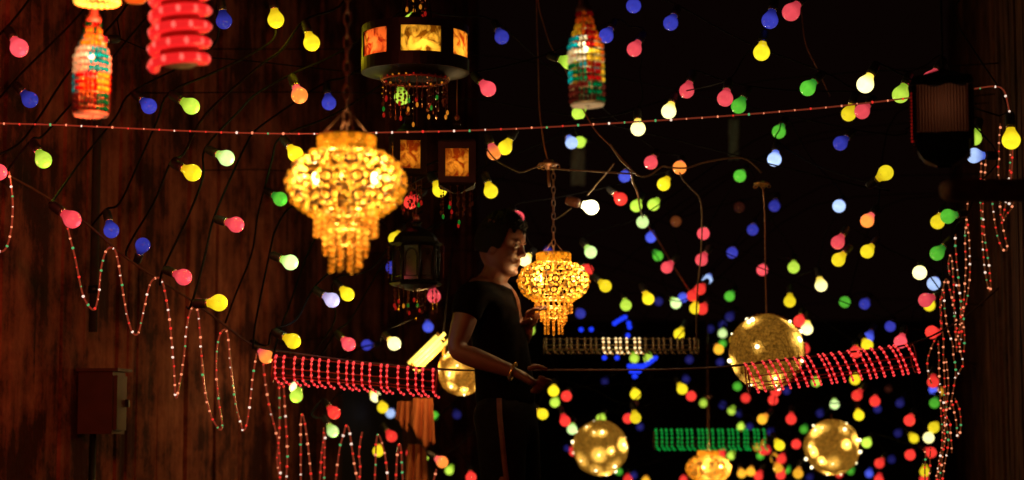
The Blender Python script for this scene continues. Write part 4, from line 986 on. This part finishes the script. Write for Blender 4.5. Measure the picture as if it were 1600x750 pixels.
f = MB(); f.tube([(0, 0, H/2+0.05), (0, 0, H/2+0.4)], 0.003, 5); f.build('hanger', M['cord'], t)
for k, (x, l) in enumerate(((-W*0.62, 0.08), (-W*0.60, 0.13), (-W*0.55, 0.17))):
    f = MB(); b = Vector((x, -W*0.5, H/2-0.02)); z = 0
    while z < l: f.ball(b-Vector((0, 0, z)), 0.0032, 6, 4); z += 0.009
    f.build('bead_string', sparkle[0] if k == 1 else sparkle[3], t, False)
# glowing slatted lamp
t = thing('slatted_lamp', 'glowing yellow slatted lamp slanting up behind the man', 'lamp', at(670, 549, 9.6))
a, b = at(646, 573, 9.6)-t.location, at(692, 528, 9.6)-t.location; v = (b-a).normalized(); u = v.cross(FWD).normalized()
for k in range(4):
    q = MB(); o = u*(k-1.5)*0.018; e = random.Random(k).uniform(-0.012, 0.012); q.tube([a+o+v*e, b+o+v*e*2], 0.008, 8); q.build('slat', glow('lit_slat', (255, 220, 95), 3.0 if k in (1, 2) else 1.5), t)
for e_ in (a, b): q = MB(); q.tube([e_-u*0.04, e_+u*0.04], 0.006, 6); q.build('end_bar', M['brass'], t)
q = MB(); q.tube([at(694, 540, 9.6)-t.location, at(693, 565, 9.6)-t.location, at(698, 580, 9.6)-t.location], 0.008, 6); q.build('tassel', glow('lit_tassel', (200, 130, 35), 0.8), t)
q = MB(); q.tube([b, b+Vector((0.05, 0, 0.5))], 0.003, 5); q.build('hanger', M['cord'], t)
lamp('lamp_light', t, (0.0, -0.10, -0.06), (1, 0.5, 0.16), 8, 0.03)
# orange cloths hanging under the slatted lamp
mc = plain('orange_cloth', (0.42, 0.13, 0.04), 0.9, 0, 0.12, 9)
def cloth(px, ptop, pbot, wpx, dep, lab, seed):
    rr = random.Random(seed); q = MB(); vs = []; nx, nz = 18, 12; sc = dep/F
    for j in range(nz+1):
        for i in range(nx+1):
            u = i/nx-0.5; f = j/nz
            vs.append(Vector((u*wpx*sc*(0.8+0.25*f), 0.03*math.sin(u*16+seed+f)*(0.4+f)+0.004*math.sin(u*29+f*5), -f*(pbot-ptop)*sc*(0.62+0.38*math.cos(u*2.6-0.5))+0.012*math.sin(u*19+seed)*f)))
    q.add(vs, [(j*(nx+1)+i, j*(nx+1)+i+1, (j+1)*(nx+1)+i+1, (j+1)*(nx+1)+i) for j in range(nz) for i in range(nx)])
    m = len(vs)
    o = q.build('hanging_cloth', mc); o.location = at(px, ptop, dep); tag(o, lab, 'cloth')
    sm = o.modifiers.new('thickness', 'SOLIDIFY'); sm.thickness = 0.004
cloth(632, 627, 672, 26, 10.0, 'small orange cloth hanging left of the larger orange cloth', 1)
cloth(661, 622, 697, 38, 9.9, 'larger orange cloth hanging lit below the slatted lamp', 2.3)
cloth(652, 694, 800, 34, 10.0, 'brown-orange cloth hanging low at the bottom edge among rope lights', 4)
# dim teal shapes far back
mt = plain('dull_teal_cloth', (0.50, 0.72, 0.70), 0.8)
def banner(px, y0, y1, wpx, lab):
    sc = 15/F; q = MB(); H = (y1-y0)*sc; W = wpx*sc; vs = []; n = 10
    for j in range(n+1):
        for i in range(7):
            u = i/6-0.5; vs.append((u*W, 0.03*math.sin(u*9+j*0.5), -H*j/n))
    q.add(vs, [(j*7+i, j*7+i+1, (j+1)*7+i+1, (j+1)*7+i) for j in range(n) for i in range(6)])
    o = q.build('teal_banner', mt); o.location = at(px, y0, 15); tag(o, lab, 'banner'); sm = o.modifiers.new('thickness', 'SOLIDIFY'); sm.thickness = 0.006
    k = MB(); k.tube([(-W/2, 0, 0.003), (W/2, 0, 0.003)], 0.012, 6); k.build('rod', M['steel'], o)
banner(1146, 185, 250, 16, 'dim grey-teal strip hanging below the green and pink bulbs')
banner(903, 232, 290, 22, 'faint teal strip hanging in the dark over the bare clear bulb')
# blue star light
t = thing('star_light', 'blue star-shaped light partly hidden behind the gold coil tube', 'star light', at(985, 543, 11.5))
sc = 11.5/F; bl = glow('blue_led', (30, 60, 255), 1.1)
def sp(x, y, dy=0): return Vector(((x-985)*sc, dy, (543-y)*sc))
for seg in ([(958,507),(968,500),(980,494)],[(982,502),(984,512)],[(979,522),(982,525)],[(1000,575),(1014,567),(1027,557)],[(980,572),(1002,572)],[(983,580),(1000,580)],[(988,588),(996,588)],[(942,557),(947,561)],[(961,559),(967,559)],[(905,515),(909,515)],[(921,514),(926,515)]):
    q = MB(); P = [sp(*s) for s in seg]; q.tube(P, 0.0085, 6)
    for p in resample(P, 0.022): q.ball(p, 0.014, 6, 4)
    q.build('led_tube', bl, t)
star = [sp(985+54*math.cos(math.radians(90+k*36))*(1 if k % 2 == 0 else 0.42), 545-54*math.sin(math.radians(90+k*36))*(1 if k % 2 == 0 else 0.42), 0.012) for k in range(10)]
q = MB(); q.tube(star, 0.004, 5, True); q.tube([sp(905, 515, 0.01), sp(945, 520, 0.012)], 0.004, 5); q.build('star_frame', M['black'], t)
#@@ROPES
# ------------------------------------------------------------------ rope lights (clear tube with tiny lamps)
LEDM = [glow('rope_led_rose', (255, 150, 105), 1.1, sample=False), glow('rope_led_white', (255, 225, 205), 1.1, sample=False), glow('rope_led_red', (230, 45, 35), 1.1, sample=False), glow('rope_led_green', (90, 200, 120), 0.7, sample=False)]
ROPEM = glow('rope_tube_glow', (165, 66, 42), 0.38, 0.15, sample=False)
ROPEM2 = glow('rope_tube_amber', (130, 62, 30), 0.34, 0.15, sample=False)
G2 = 'rope lights bunched at the right'
def rope(label, pts, dep, step=0.05, r=0.0032, led=0.0044, seed=0, group=None, mix=(0, 0, 1, 2, 0, 1, 2, 0, 3), k=6):
    n = len(pts)-1
    P = [at(x, y, dep[0]+(dep[1]-dep[0])*i/n if isinstance(dep, tuple) else dep) for i, (x, y) in enumerate(pts)]
    path = smooth_path(P, k); o0 = path[0].copy(); path = [p-o0 for p in path]; rr = random.Random(seed)
    t = thing('rope_light', label, 'rope light', o0, None, group)
    r *= 1.12 if group else 0.85; led *= 1.12 if group else 0.95
    q = MB(); q.tube(path, r*(0.8 if group == G2 else 1), 5); q.build('tube', ROPEM2 if group == G2 else ROPEM, t)
    q = MB()
    for p in resample(path, step):
        q.cur = rr.choice(mix); q.ball(p+Vector((rr.uniform(-1, 1), rr.uniform(-1, 0), rr.uniform(-1, 1)))*0.001, led*rr.uniform(0.7, 1.15), 6, 4)
    q.build('lamp_beads', LEDM, t)['kind'] = 'stuff'; return t
rope('thin rope light stretched straight across the whole lane', [(-30,192),(80,195),(150,198),(300,205),(450,209),(600,207),(730,204),(850,199),(1000,190),(1150,180),(1300,167),(1420,153),(1470,144),(1520,139),(1552,135),(1568,141),(1575,165),(1580,195),(1582,240),(1579,286),(1577,320)], 6.2, 0.047, 0.003, 0.0042, 1)
G1 = 'rope lights on the left wall'; G2 = 'rope lights bunched at the right'; G3 = 'rope lights hanging at bottom left'
rope('short rope light loop hanging at the left edge of the wall', [(14,268),(17,285),(20,320),(18,355),(12,382),(3,393),(-15,388)], 6.9, 0.034, seed=2, group=G1, mix=(0,0,1,3))
rope('long zigzag rope light looping down below the cable over the wall', [(102,335),(108,365),(118,405),(128,455),(138,477),(148,483),(154,460),(158,420),(165,394),(173,387),(181,394),(188,430),(195,475),(203,510),(211,523),(218,515),(227,473),(235,443),(245,434),(254,441),(262,480),(268,530),(272,580),(275,622),(281,598),(287,560),(292,510),(299,483),(306,480),(311,500),(315,560),(320,610),(330,650),(343,671),(347,664),(343,635),(339,600),(338,560),(342,528),(350,515),(356,525),(360,570),(368,630),(378,668),(382,672),(387,655),(395,590),(401,552)], (7.0, 7.6), 0.034, seed=3, group=G1, mix=(0,0,1,3,2))
for i, (lab, pts) in enumerate([
 ('rope light strand falling from the orange-red bulb at the left tube end', [(411,562),(413,585),(420,630),(430,670),(436,700),(438,760)]),
 ('leftmost thick rope light strand under the left red tube', [(436,598),(437,640),(436,690),(433,720),(441,765)]),
 ('second rope light strand under the left end of the red tube', [(443,596),(446,650),(449,710),(446,765)]),
 ('rope light loop left of the pale green bulb', [(470,765),(470,700),(470,660),(472,648),(476,660),(481,695),(488,765)]),
 ('rope light strand just below the pale green bulb', [(506,668),(505,690),(502,715),(499,765)]),
 ('rope light strand beside the pale green bulb, hanging straight', [(508,676),(507,710),(506,765)]),
 ('wide rope light loop in front of the dark doorway', [(523,765),(530,705),(537,678),(541,665),(546,674),(552,715),(561,765)]),
 ('straight rope light strand left of the low yellow bulb', [(566,675),(563,690),(561,710),(563,735),(560,765)]),
 ('rope light loop around the low yellow bulb', [(585,765),(587,715),(588,690),(591,679),(596,690),(603,720),(607,765)]),
 ('rope light loop left of the low red bulb', [(618,765),(620,720),(622,700),(625,694),(627,710),(630,765)]),
 ('short rope light strand below the orange bulb at the bottom', [(682,733),(679,745),(674,765)])]):
    rope(lab, pts, 8.6, 0.042, 0.0034, 0.005, 20+i, G3, (0, 2, 2, 1, 0, 2, 3))
for i, (lab, pts) in enumerate([
 ('rope light strand below the dark beam end', [(1513,300),(1512,320),(1510,341),(1508,376),(1509,414),(1507,459),(1504,488),(1502,530)]),
 ('rope light strand bulging right below the beam', [(1511,345),(1515,386),(1515,434),(1510,472),(1505,491),(1507,525),(1506,551)]),
 ('rope light loop starting right of the green and yellow bulb pair', [(1493,366),(1493,386),(1496,424),(1500,459),(1502,488),(1498,520)]),
 ('rope light loop right of the lone green bulb', [(1484,430),(1482,412),(1485,398),(1488,410),(1490,440),(1491,478),(1493,520),(1495,550)]),
 ('rope light loop right of the pale blue bulb', [(1471,520),(1470,485),(1472,459),(1478,436),(1483,448),(1488,470),(1493,495),(1495,519),(1498,532),(1501,551),(1505,568),(1500,579),(1493,592)]),
 ('long narrow rope light loop hanging under the beam', [(1533,250),(1532,315),(1534,344),(1535,376),(1538,414),(1542,440),(1546,456),(1548,446),(1546,418),(1541,386),(1537,354),(1536,317),(1541,241)]),
 ('short rope light loop under the beam near the right edge', [(1550,300),(1551,325),(1554,344),(1558,366),(1565,387),(1571,392),(1574,387),(1570,370),(1566,350),(1563,325),(1562,286),(1560,266),(1561,228),(1563,193)]),
 ('V-shaped rope light strand under the beam at the right edge', [(1578,186),(1579,234),(1576,286),(1571,320),(1565,347),(1572,336),(1582,322),(1591,286),(1594,260),(1594,228)]),
 ('long rope light strand right of the pink-red and yellow bulb pair', [(1470,462),(1469,480),(1471,504),(1474,530),(1474,551),(1475,576),(1476,600),(1478,640),(1475,690),(1466,765)]),
 ('rope light strand slanting right through the bunch', [(1475,451),(1476,483),(1481,515),(1488,536),(1490,559),(1493,572),(1492,594),(1484,640)]),
 ('straight rope light strand in the middle of the bunch', [(1492,440),(1500,461),(1501,489),(1502,523),(1499,545)]),
 ('rope light loop bulging left of the bunch over the red bulb', [(1463,528),(1460,533),(1455,544),(1450,559),(1449,570),(1451,587),(1456,600)]),
 ('rope light strand down the left side of the bunch', [(1466,532),(1467,555),(1467,577),(1468,600),(1470,640),(1472,690),(1462,765)]),
 ('rope light strand ending low in a single tip', [(1476,598),(1475,616),(1474,637),(1476,648),(1484,660),(1485,677),(1487,697),(1487,708)]),
 ('rope light loop low on the right of the bunch', [(1492,622),(1498,637),(1501,654),(1501,669),(1497,684),(1495,675),(1494,658),(1488,630)]),
 ('rope light strand curving left at the foot of the bunch', [(1480,630),(1476,648),(1476,673),(1477,690),(1470,707),(1466,729),(1459,765)]),
 ('rope light strand between the bunch and the bottom yellow bulb', [(1478,560),(1482,600),(1478,650),(1482,690),(1476,725),(1470,765)]),
 ('short rope light pair hanging at the bottom yellow bulb', [(1445,700),(1446,716),(1445,735),(1447,765),(1453,735),(1453,716),(1454,700)])]):
    rope(lab, pts, 7.7+0.04*(i % 6), 0.030, 0.0030, 0.0042, 50+i, G2, (0, 0, 2, 2, 1, 0, 3, 2, 0))
#@@MAN
# ------------------------------------------------------------------ the man
MD = 7.98; ms = MD/F
def mp(px, py, off=0.0): return at(px, py, MD+off)
skin = plain('skin', (0.125, 0.044, 0.022), 0.55, 0, 0.1, 25)
shirt_m = plain('black_cotton', (0.0035, 0.0025, 0.0025), 0.95, 0, 0.3, 40, 0.1, spec=0.03)
pants_m = plain('black_trousers', (0.006, 0.005, 0.005), 0.9, 0, 0.3, 40, 0.1, spec=0.08)
hair_m = plain('black_hair', (0.006, 0.004, 0.004), 0.75, 0, 0.3, 120, 0.4, spec=0.15)
DG = bpy.context.evaluated_depsgraph_get
def skinned(chains, sub=2):
    """chains: list of lists of (point, radius); first point of a later chain may be an index into the vertices so far"""
    V = []; E = []; Rr = []
    for ch in chains:
        prev = None
        for e in ch:
            if isinstance(e, int): prev = e; continue
            p, r = e; V.append(tuple(p)); Rr.append(r if isinstance(r, tuple) else (r, r)); i = len(V)-1
            if prev is not None: E.append((prev, i))
            prev = i
    me = bpy.data.meshes.new('skin_tmp'); me.from_pydata(V, E, []); o = bpy.data.objects.new('skin_tmp', me); COL.objects.link(o)
    o.modifiers.new('s', 'SKIN'); sk = me.skin_vertices[0].data
    for i, r in enumerate(Rr): sk[i].radius = r
    sk[0].use_root = True
    if sub: m = o.modifiers.new('d', 'SUBSURF'); m.levels = sub; m.render_levels = sub
    dg = DG(); dg.update(); res = bpy.data.meshes.new_from_object(o.evaluated_get(dg)); bpy.data.objects.remove(o); return res
def to_lists(me): return [v.co.copy() for v in me.vertices], [tuple(p.vertices) for p in me.polygons]
hip = mp(792, 648); gz = 0.0
def V3(v): return Vector(v)
footN = Vector((hip.x-0.02, hip.y-0.12, 0)); footF = Vector((hip.x+0.10, hip.y+0.12, 0))
spine = [(mp(791, 640), 0.105), (mp(788, 600), 0.105), (mp(784, 555), 0.10), (mp(775, 505), 0.105), (mp(766, 462), 0.10), (mp(768, 442), 0.060), (mp(776, 426), 0.056), (mp(784, 405), 0.060)]
legN = [0, (mp(783, 668, -0.09), 0.085), (Vector((hip.x-0.005, hip.y-0.11, 0.55)), 0.056), (footN+Vector((-0.015, 0, 0.30)), 0.052), (footN+Vector((-0.03, 0, 0.08)), 0.036), (footN+Vector((0.03, 0, 0.045)), 0.034), (footN+Vector((0.15, 0, 0.03)), 0.03)]
legF = [0, (mp(800, 668, 0.09), 0.085), (Vector((hip.x+0.07, hip.y+0.11, 0.55)), 0.056), (footF+Vector((0, 0, 0.30)), 0.052), (footF+Vector((-0.01, 0, 0.08)), 0.036), (footF+Vector((0.05, 0, 0.045)), 0.034), (footF+Vector((0.17, 0, 0.03)), 0.03)]
shN = mp(738, 458, -0.17); elN = mp(711, 548, -0.25); wrN = mp(808, 583, -0.30)
shF = mp(788, 462, 0.16); elF = mp(806, 545, 0.20); wrF = mp(826, 508, 0.03)
armN = [4, (mp(752, 456, -0.11), 0.062), (shN, 0.056), (shN.lerp(elN, 0.5), 0.050), (elN, 0.042), (elN.lerp(wrN, 0.35), 0.043), (elN.lerp(wrN, 0.8), 0.030), (wrN, 0.027)]
armF = [4, (mp(774, 458, 0.10), 0.062), (shF, 0.054), (shF.lerp(elF, 0.5), 0.048), (elF, 0.042), (elF.lerp(wrF, 0.4), 0.042), (wrF, 0.027)]
vs, fs = to_lists(skinned([spine, legN, legF, armN, armF], 2))
body = MB(); body.add(vs, fs)
def hand(wr, fwd, side, nrm, curl):
    """palm + four fingers + thumb; fwd along the hand, side towards the thumb, nrm out of the palm"""
    fwd = fwd.normalized(); side = (side-fwd*side.dot(fwd)).normalized(); nrm = fwd.cross(side)*(1 if fwd.cross(side).dot(nrm) > 0 else -1)
    B = MB()
    pv, pf = to_lists(skinned([[(wr-fwd*0.02, (0.026, 0.022)), (wr+fwd*0.02, (0.032, 0.02)), (wr+fwd*0.055, (0.04, 0.018)), (wr+fwd*0.085, (0.04, 0.016))]], 1)); B.add(pv, pf)
    for k, (o, L_) in enumerate(((0.030, 0.075), (0.010, 0.084), (-0.011, 0.078), (-0.031, 0.062))):
        p = wr+fwd*0.075+side*o; d = fwd.copy(); ch = [(p, 0.0105)]; seg = L_/3
        for j in range(3):
            c = curl[j]*(1+0.12*k); d = (d*math.cos(c)+nrm*math.sin(c)).normalized(); p = p+d*seg*(1.25 if j == 0 else 0.9); ch.append((p, 0.0098-0.0012*j))
        pv, pf = to_lists(skinned([ch], 1)); B.add(pv, pf)
    p = wr+fwd*0.025+side*0.03; ch = [(p, 0.013)]; d = (fwd*0.6+side*0.7+nrm*0.35).normalized(); p = p+d*0.038; ch.append((p, 0.0115)); d = (fwd*0.85+side*0.1+nrm*0.55).normalized(); p = p+d*0.03; ch.append((p, 0.0105)); p = p+d*0.022; ch.append((p, 0.009))
    pv, pf = to_lists(skinned([ch], 1)); B.add(pv, pf); return B
hN = hand(wrN, (wrN-elN).normalized()*0.9+Vector((0.1, 0, -0.25)), Vector((0.1, -0.2, 1)), Vector((0.2, 1, -0.1)), (0.55, 0.75, 0.5))
hF = hand(wrF, mp(838, 478, -0.03)-wrF, Vector((-0.3, -1, 0.3)), Vector((1, -0.3, 0.2)), (0.35, 0.6, 0.5))
for h_ in (hN, hF): body.add(h_.v, h_.f)
# head: stacked rings, x forward
def headmesh():
    L = [ # z, front x, back x, half width (metres, from head centre)
     (-0.118,0.058,0.012,0.022),(-0.112,0.074,-0.01,0.036),(-0.100,0.081,-0.035,0.047),(-0.085,0.079,-0.058,0.055),(-0.072,0.082,-0.068,0.060),(-0.064,0.083,-0.074,0.062),(-0.054,0.080,-0.080,0.064),(-0.042,0.085,-0.085,0.066),(-0.028,0.084,-0.090,0.068),(-0.012,0.080,-0.095,0.070),(0.004,0.077,-0.098,0.072),
     (0.016,0.083,-0.100,0.073),(0.030,0.089,-0.101,0.074),(0.050,0.088,-0.100,0.075),(0.070,0.081,-0.096,0.073),(0.090,0.066,-0.086,0.066),(0.104,0.045,-0.068,0.053),(0.113,0.018,-0.042,0.034),(0.117,-0.010,-0.02,0.012)]
    q = MB(); n = 32; vs = []
    for z, xf, xb, hw in L:
        cx = (xf+xb)/2; rx = (xf-xb)/2
        for k in range(n):
            a = 2*math.pi*k/n; c, s = math.cos(a), math.sin(a)
            e = 0.86 if c > 0 else 0.95
            x = cx+rx*math.copysign(abs(c)**e, c); y = hw*math.copysign(abs(s)**0.9, s)
            vs.append((x, y, z))
    q.add(vs, [(i*n+k, i*n+(k+1) % n, (i+1)*n+(k+1) % n, (i+1)*n+k) for i in range(len(L)-1) for k in range(n)]+[tuple(range(n-1, -1, -1)), tuple((len(L)-1)*n+k for k in range(n))])
    # nose, brow, lips, chin, ears as blended volumes (merged by the remesh below)
    for c, r, sq in [((0.083,0,0.006),0.011,(0.9,0.8,1.6)),((0.092,0,-0.008),0.011,(0.95,0.85,1.4)),((0.099,0,-0.022),0.0135,(1.0,0.95,0.9)),((0.090,0.012,-0.026),0.0095,(1.0,0.9,0.8)),((0.090,-0.012,-0.026),0.0095,(1.0,0.9,0.8)),
        ((0.085,0.0,-0.050),0.010,(0.75,2.0,0.62)),((0.083,0,-0.064),0.0105,(0.75,1.8,0.66)),((0.078,0,-0.098),0.015,(0.8,1.2,0.9)),((0.079,0.028,0.024),0.013,(0.8,1.7,0.6)),((0.079,-0.028,0.024),0.013,(0.8,1.7,0.6)),
        ((0.068,0.038,-0.02),0.020,(0.8,0.9,0.9)),((0.068,-0.038,-0.02),0.020,(0.8,0.9,0.9)),((-0.008,0.073,-0.012),0.024,(0.75,0.32,1.25)),((-0.008,-0.073,-0.012),0.024,(0.75,0.32,1.25))]:
        q.ball(c, r, 12, 9, sq)
    return q
hc = mp(784, 383); HR = Matrix.Rotation(-0.40, 3, 'Z') @ Matrix.Rotation(0.20, 3, 'Y')
HS = 0.98
def hx(v): return hc+HR @ (Vector(v)*HS)
hm = headmesh(); body.add([hx(v) for v in hm.v], hm.f)
tmp = body.build('body_tmp', skin); md = tmp.modifiers.new('r', 'REMESH'); md.mode = 'VOXEL'; md.voxel_size = 0.0055; md.use_smooth_shade = True
sm = tmp.modifiers.new('sm', 'SMOOTH'); sm.factor = 0.5; sm.iterations = 2
dg = DG(); dg.update(); bme = bpy.data.meshes.new_from_object(tmp.evaluated_get(dg)); bpy.data.objects.remove(tmp)
bme.materials.clear(); bme.materials.append(skin)
man = thing('person', 'dark-haired man in a black T-shirt reaching for a bead chandelier, seen side-on', 'person', Vector((hip.x, hip.y, 0)))
def child(name, me, mat=None):
    me.transform(Matrix.Translation(-man.location))
    if mat: me.materials.clear(); me.materials.append(mat)
    me.polygons.foreach_set('use_smooth', [True]*len(me.polygons)); return link(name, me, man)
child('body', bme)
# eyes and eyebrows
for s in (-1, 1):
    q = MB(); q.ball(hx((0.0735, s*0.031, 0.006)), 0.0098, 10, 8); child('eye', q.data('eye', glow('eye_white', (0, 0, 0), 0, 0.15, False, (0.22, 0.18, 0.15, 1))))
    q = MB(); q.tube([hx((0.083, s*0.014, 0.022)), hx((0.0865, s*0.028, 0.027)), hx((0.075, s*0.048, 0.023))], [0.003, 0.004, 0.0022], 6); child('eyebrow', q.data('eyebrow', hair_m))
# hair: cap over the skull, shorter at the sides, tuft at the front
q = MB(); n = 72; vs = []; rr = random.Random(5); rings = 22
for i in range(rings+1):
    th = math.pi/2*(1-i/rings*1.28)
    for k in range(n):
        a = 2*math.pi*k/n; c, s = math.cos(a), math.sin(a)
        u1 = min(1, max(0, (c-0.30)/0.30)); u1 = u1*u1*(3-2*u1); u2 = min(1, max(0, (c+0.35)/0.4)); u2 = u2*u2*(3-2*u2); lim = -0.62+0.42*u2+0.62*u1+0.03*math.sin(a*11)
        t2 = max(th, lim)
        thick = 1.0+0.055*max(0, math.sin(t2))+rr.uniform(-0.004, 0.020)
        rx = 0.101 if c > 0 else 0.1085
        vs.append(hx((-0.006+rx*math.cos(t2)*c*thick, 0.0835*math.cos(t2)*s*thick, 0.009+0.118*math.sin(t2)*thick+(0.012 if c > 0.3 and t2 > 0.4 else 0))))
q.add(vs, [(i*n+k, (i+1)*n+k, (i+1)*n+(k+1) % n, i*n+(k+1) % n) for i in range(rings) for k in range(n)])
for j in range(260):
    a = rr.uniform(0, 6.283); t2 = rr.uniform(0.25, 1.5); c, s = math.cos(a), math.sin(a)
    if c > 0.5 and t2 < 0.5: continue
    b0 = Vector((-0.006+0.100*math.cos(t2)*c, 0.078*math.cos(t2)*s, 0.014+0.115*math.sin(t2))); d = b0.normalized()*0.016+Vector((0.010, 0, 0.004))
    q.tube([hx(b0), hx(b0+d)], [0.0035, 0.0006], 4)
child('hair', q.data('hair', hair_m))
# clothes
sv, sf = to_lists(skinned([[(mp(791, 650), (0.125, 0.160)), (mp(790, 612), (0.124, 0.158)), (mp(786, 575), (0.118, 0.140)), (mp(783, 545), (0.116, 0.142)), (mp(775, 505), (0.118, 0.155)), (mp(766, 468), (0.112, 0.165)), (mp(766, 447), (0.078, 0.09))],
   [5, (mp(752, 458, -0.11), 0.078), (shN, 0.072), (shN.lerp(elN, 0.30), 0.064), (shN.lerp(elN, 0.47), 0.061)], [5, (mp(774, 460, 0.10), 0.078), (shF, 0.070), (shF.lerp(elF, 0.28), 0.062), (shF.lerp(elF, 0.45), 0.058)]], 2))
q = MB(); q.add(sv, sf); so = q.data('shirt', shirt_m); child('shirt', so)
lv, lf = to_lists(skinned([[(mp(791, 640), (0.122, 0.155)), (mp(790, 603), (0.118, 0.146))], [0, (mp(783, 672, -0.09), 0.108), (mp(786, 760, -0.10), 0.092), (Vector((hip.x-0.005, hip.y-0.11, 0.55)), 0.078), (footN+Vector((-0.015, 0, 0.30)), 0.070), (footN+Vector((-0.03, 0, 0.09)), 0.066)],
   [0, (mp(803, 672, 0.09), 0.108), (mp(812, 760, 0.10), 0.092), (Vector((hip.x+0.07, hip.y+0.11, 0.55)), 0.078), (footF+Vector((0, 0, 0.30)), 0.070), (footF+Vector((-0.01, 0, 0.09)), 0.066)]], 2))
q = MB(); q.add(lv, lf); child('trousers', q.data('trousers', pants_m))
q = MB(); P = [mp(780, 622, -0.165), mp(781, 650, -0.19), mp(784, 680, -0.206), mp(788, 720, -0.203), mp(792, 760, -0.196), Vector((hip.x+0.01, hip.y-0.19, 0.55)), Vector((hip.x-0.01, hip.y-0.19, 0.3))]
P = smooth_path(P, 5); vs = []
for p in P: vs += [p+Vector((-0.010, -0.002, 0)), p+Vector((0.010, -0.002, 0)), p+Vector((0.010, 0.012, 0)), p+Vector((-0.010, 0.012, 0))]
q.add(vs, [(4*i+j, 4*i+(j+1) % 4, 4*i+4+(j+1) % 4, 4*i+4+j) for i in range(len(P)-1) for j in range(4)])
child('stripe', q.data('stripe', plain('rust_stripe', (0.12, 0.05, 0.03), 0.8)))
for ft in (footN, footF):
    vv, ff = to_lists(skinned([[(ft+Vector((-0.05, 0, 0.055)), (0.05, 0.048)), (ft+Vector((0.04, 0, 0.055)), (0.05, 0.045)), (ft+Vector((0.13, 0, 0.042)), (0.048, 0.038)), (ft+Vector((0.20, 0, 0.038)), (0.04, 0.032))]], 2))
    vv = [Vector((v.x, v.y, max(v.z, 0.004))) for v in vv]; q = MB(); q.add(vv, ff); child('shoe', q.data('shoe', plain('black_shoe', (0.03, 0.027, 0.025), 0.5)))
w0 = elN.lerp(wrN, 0.93); d = (wrN-elN).normalized(); u = d.orthogonal().normalized(); v = d.cross(u)
q = MB(); q.tube([w0+(u*math.cos(k*math.pi/8)+v*math.sin(k*math.pi/8))*0.033 for k in range(16)], 0.006, 6, True); child('watch', q.data('watch', plain('gold_watch', (0.8, 0.6, 0.25), 0.2, 0.9)))
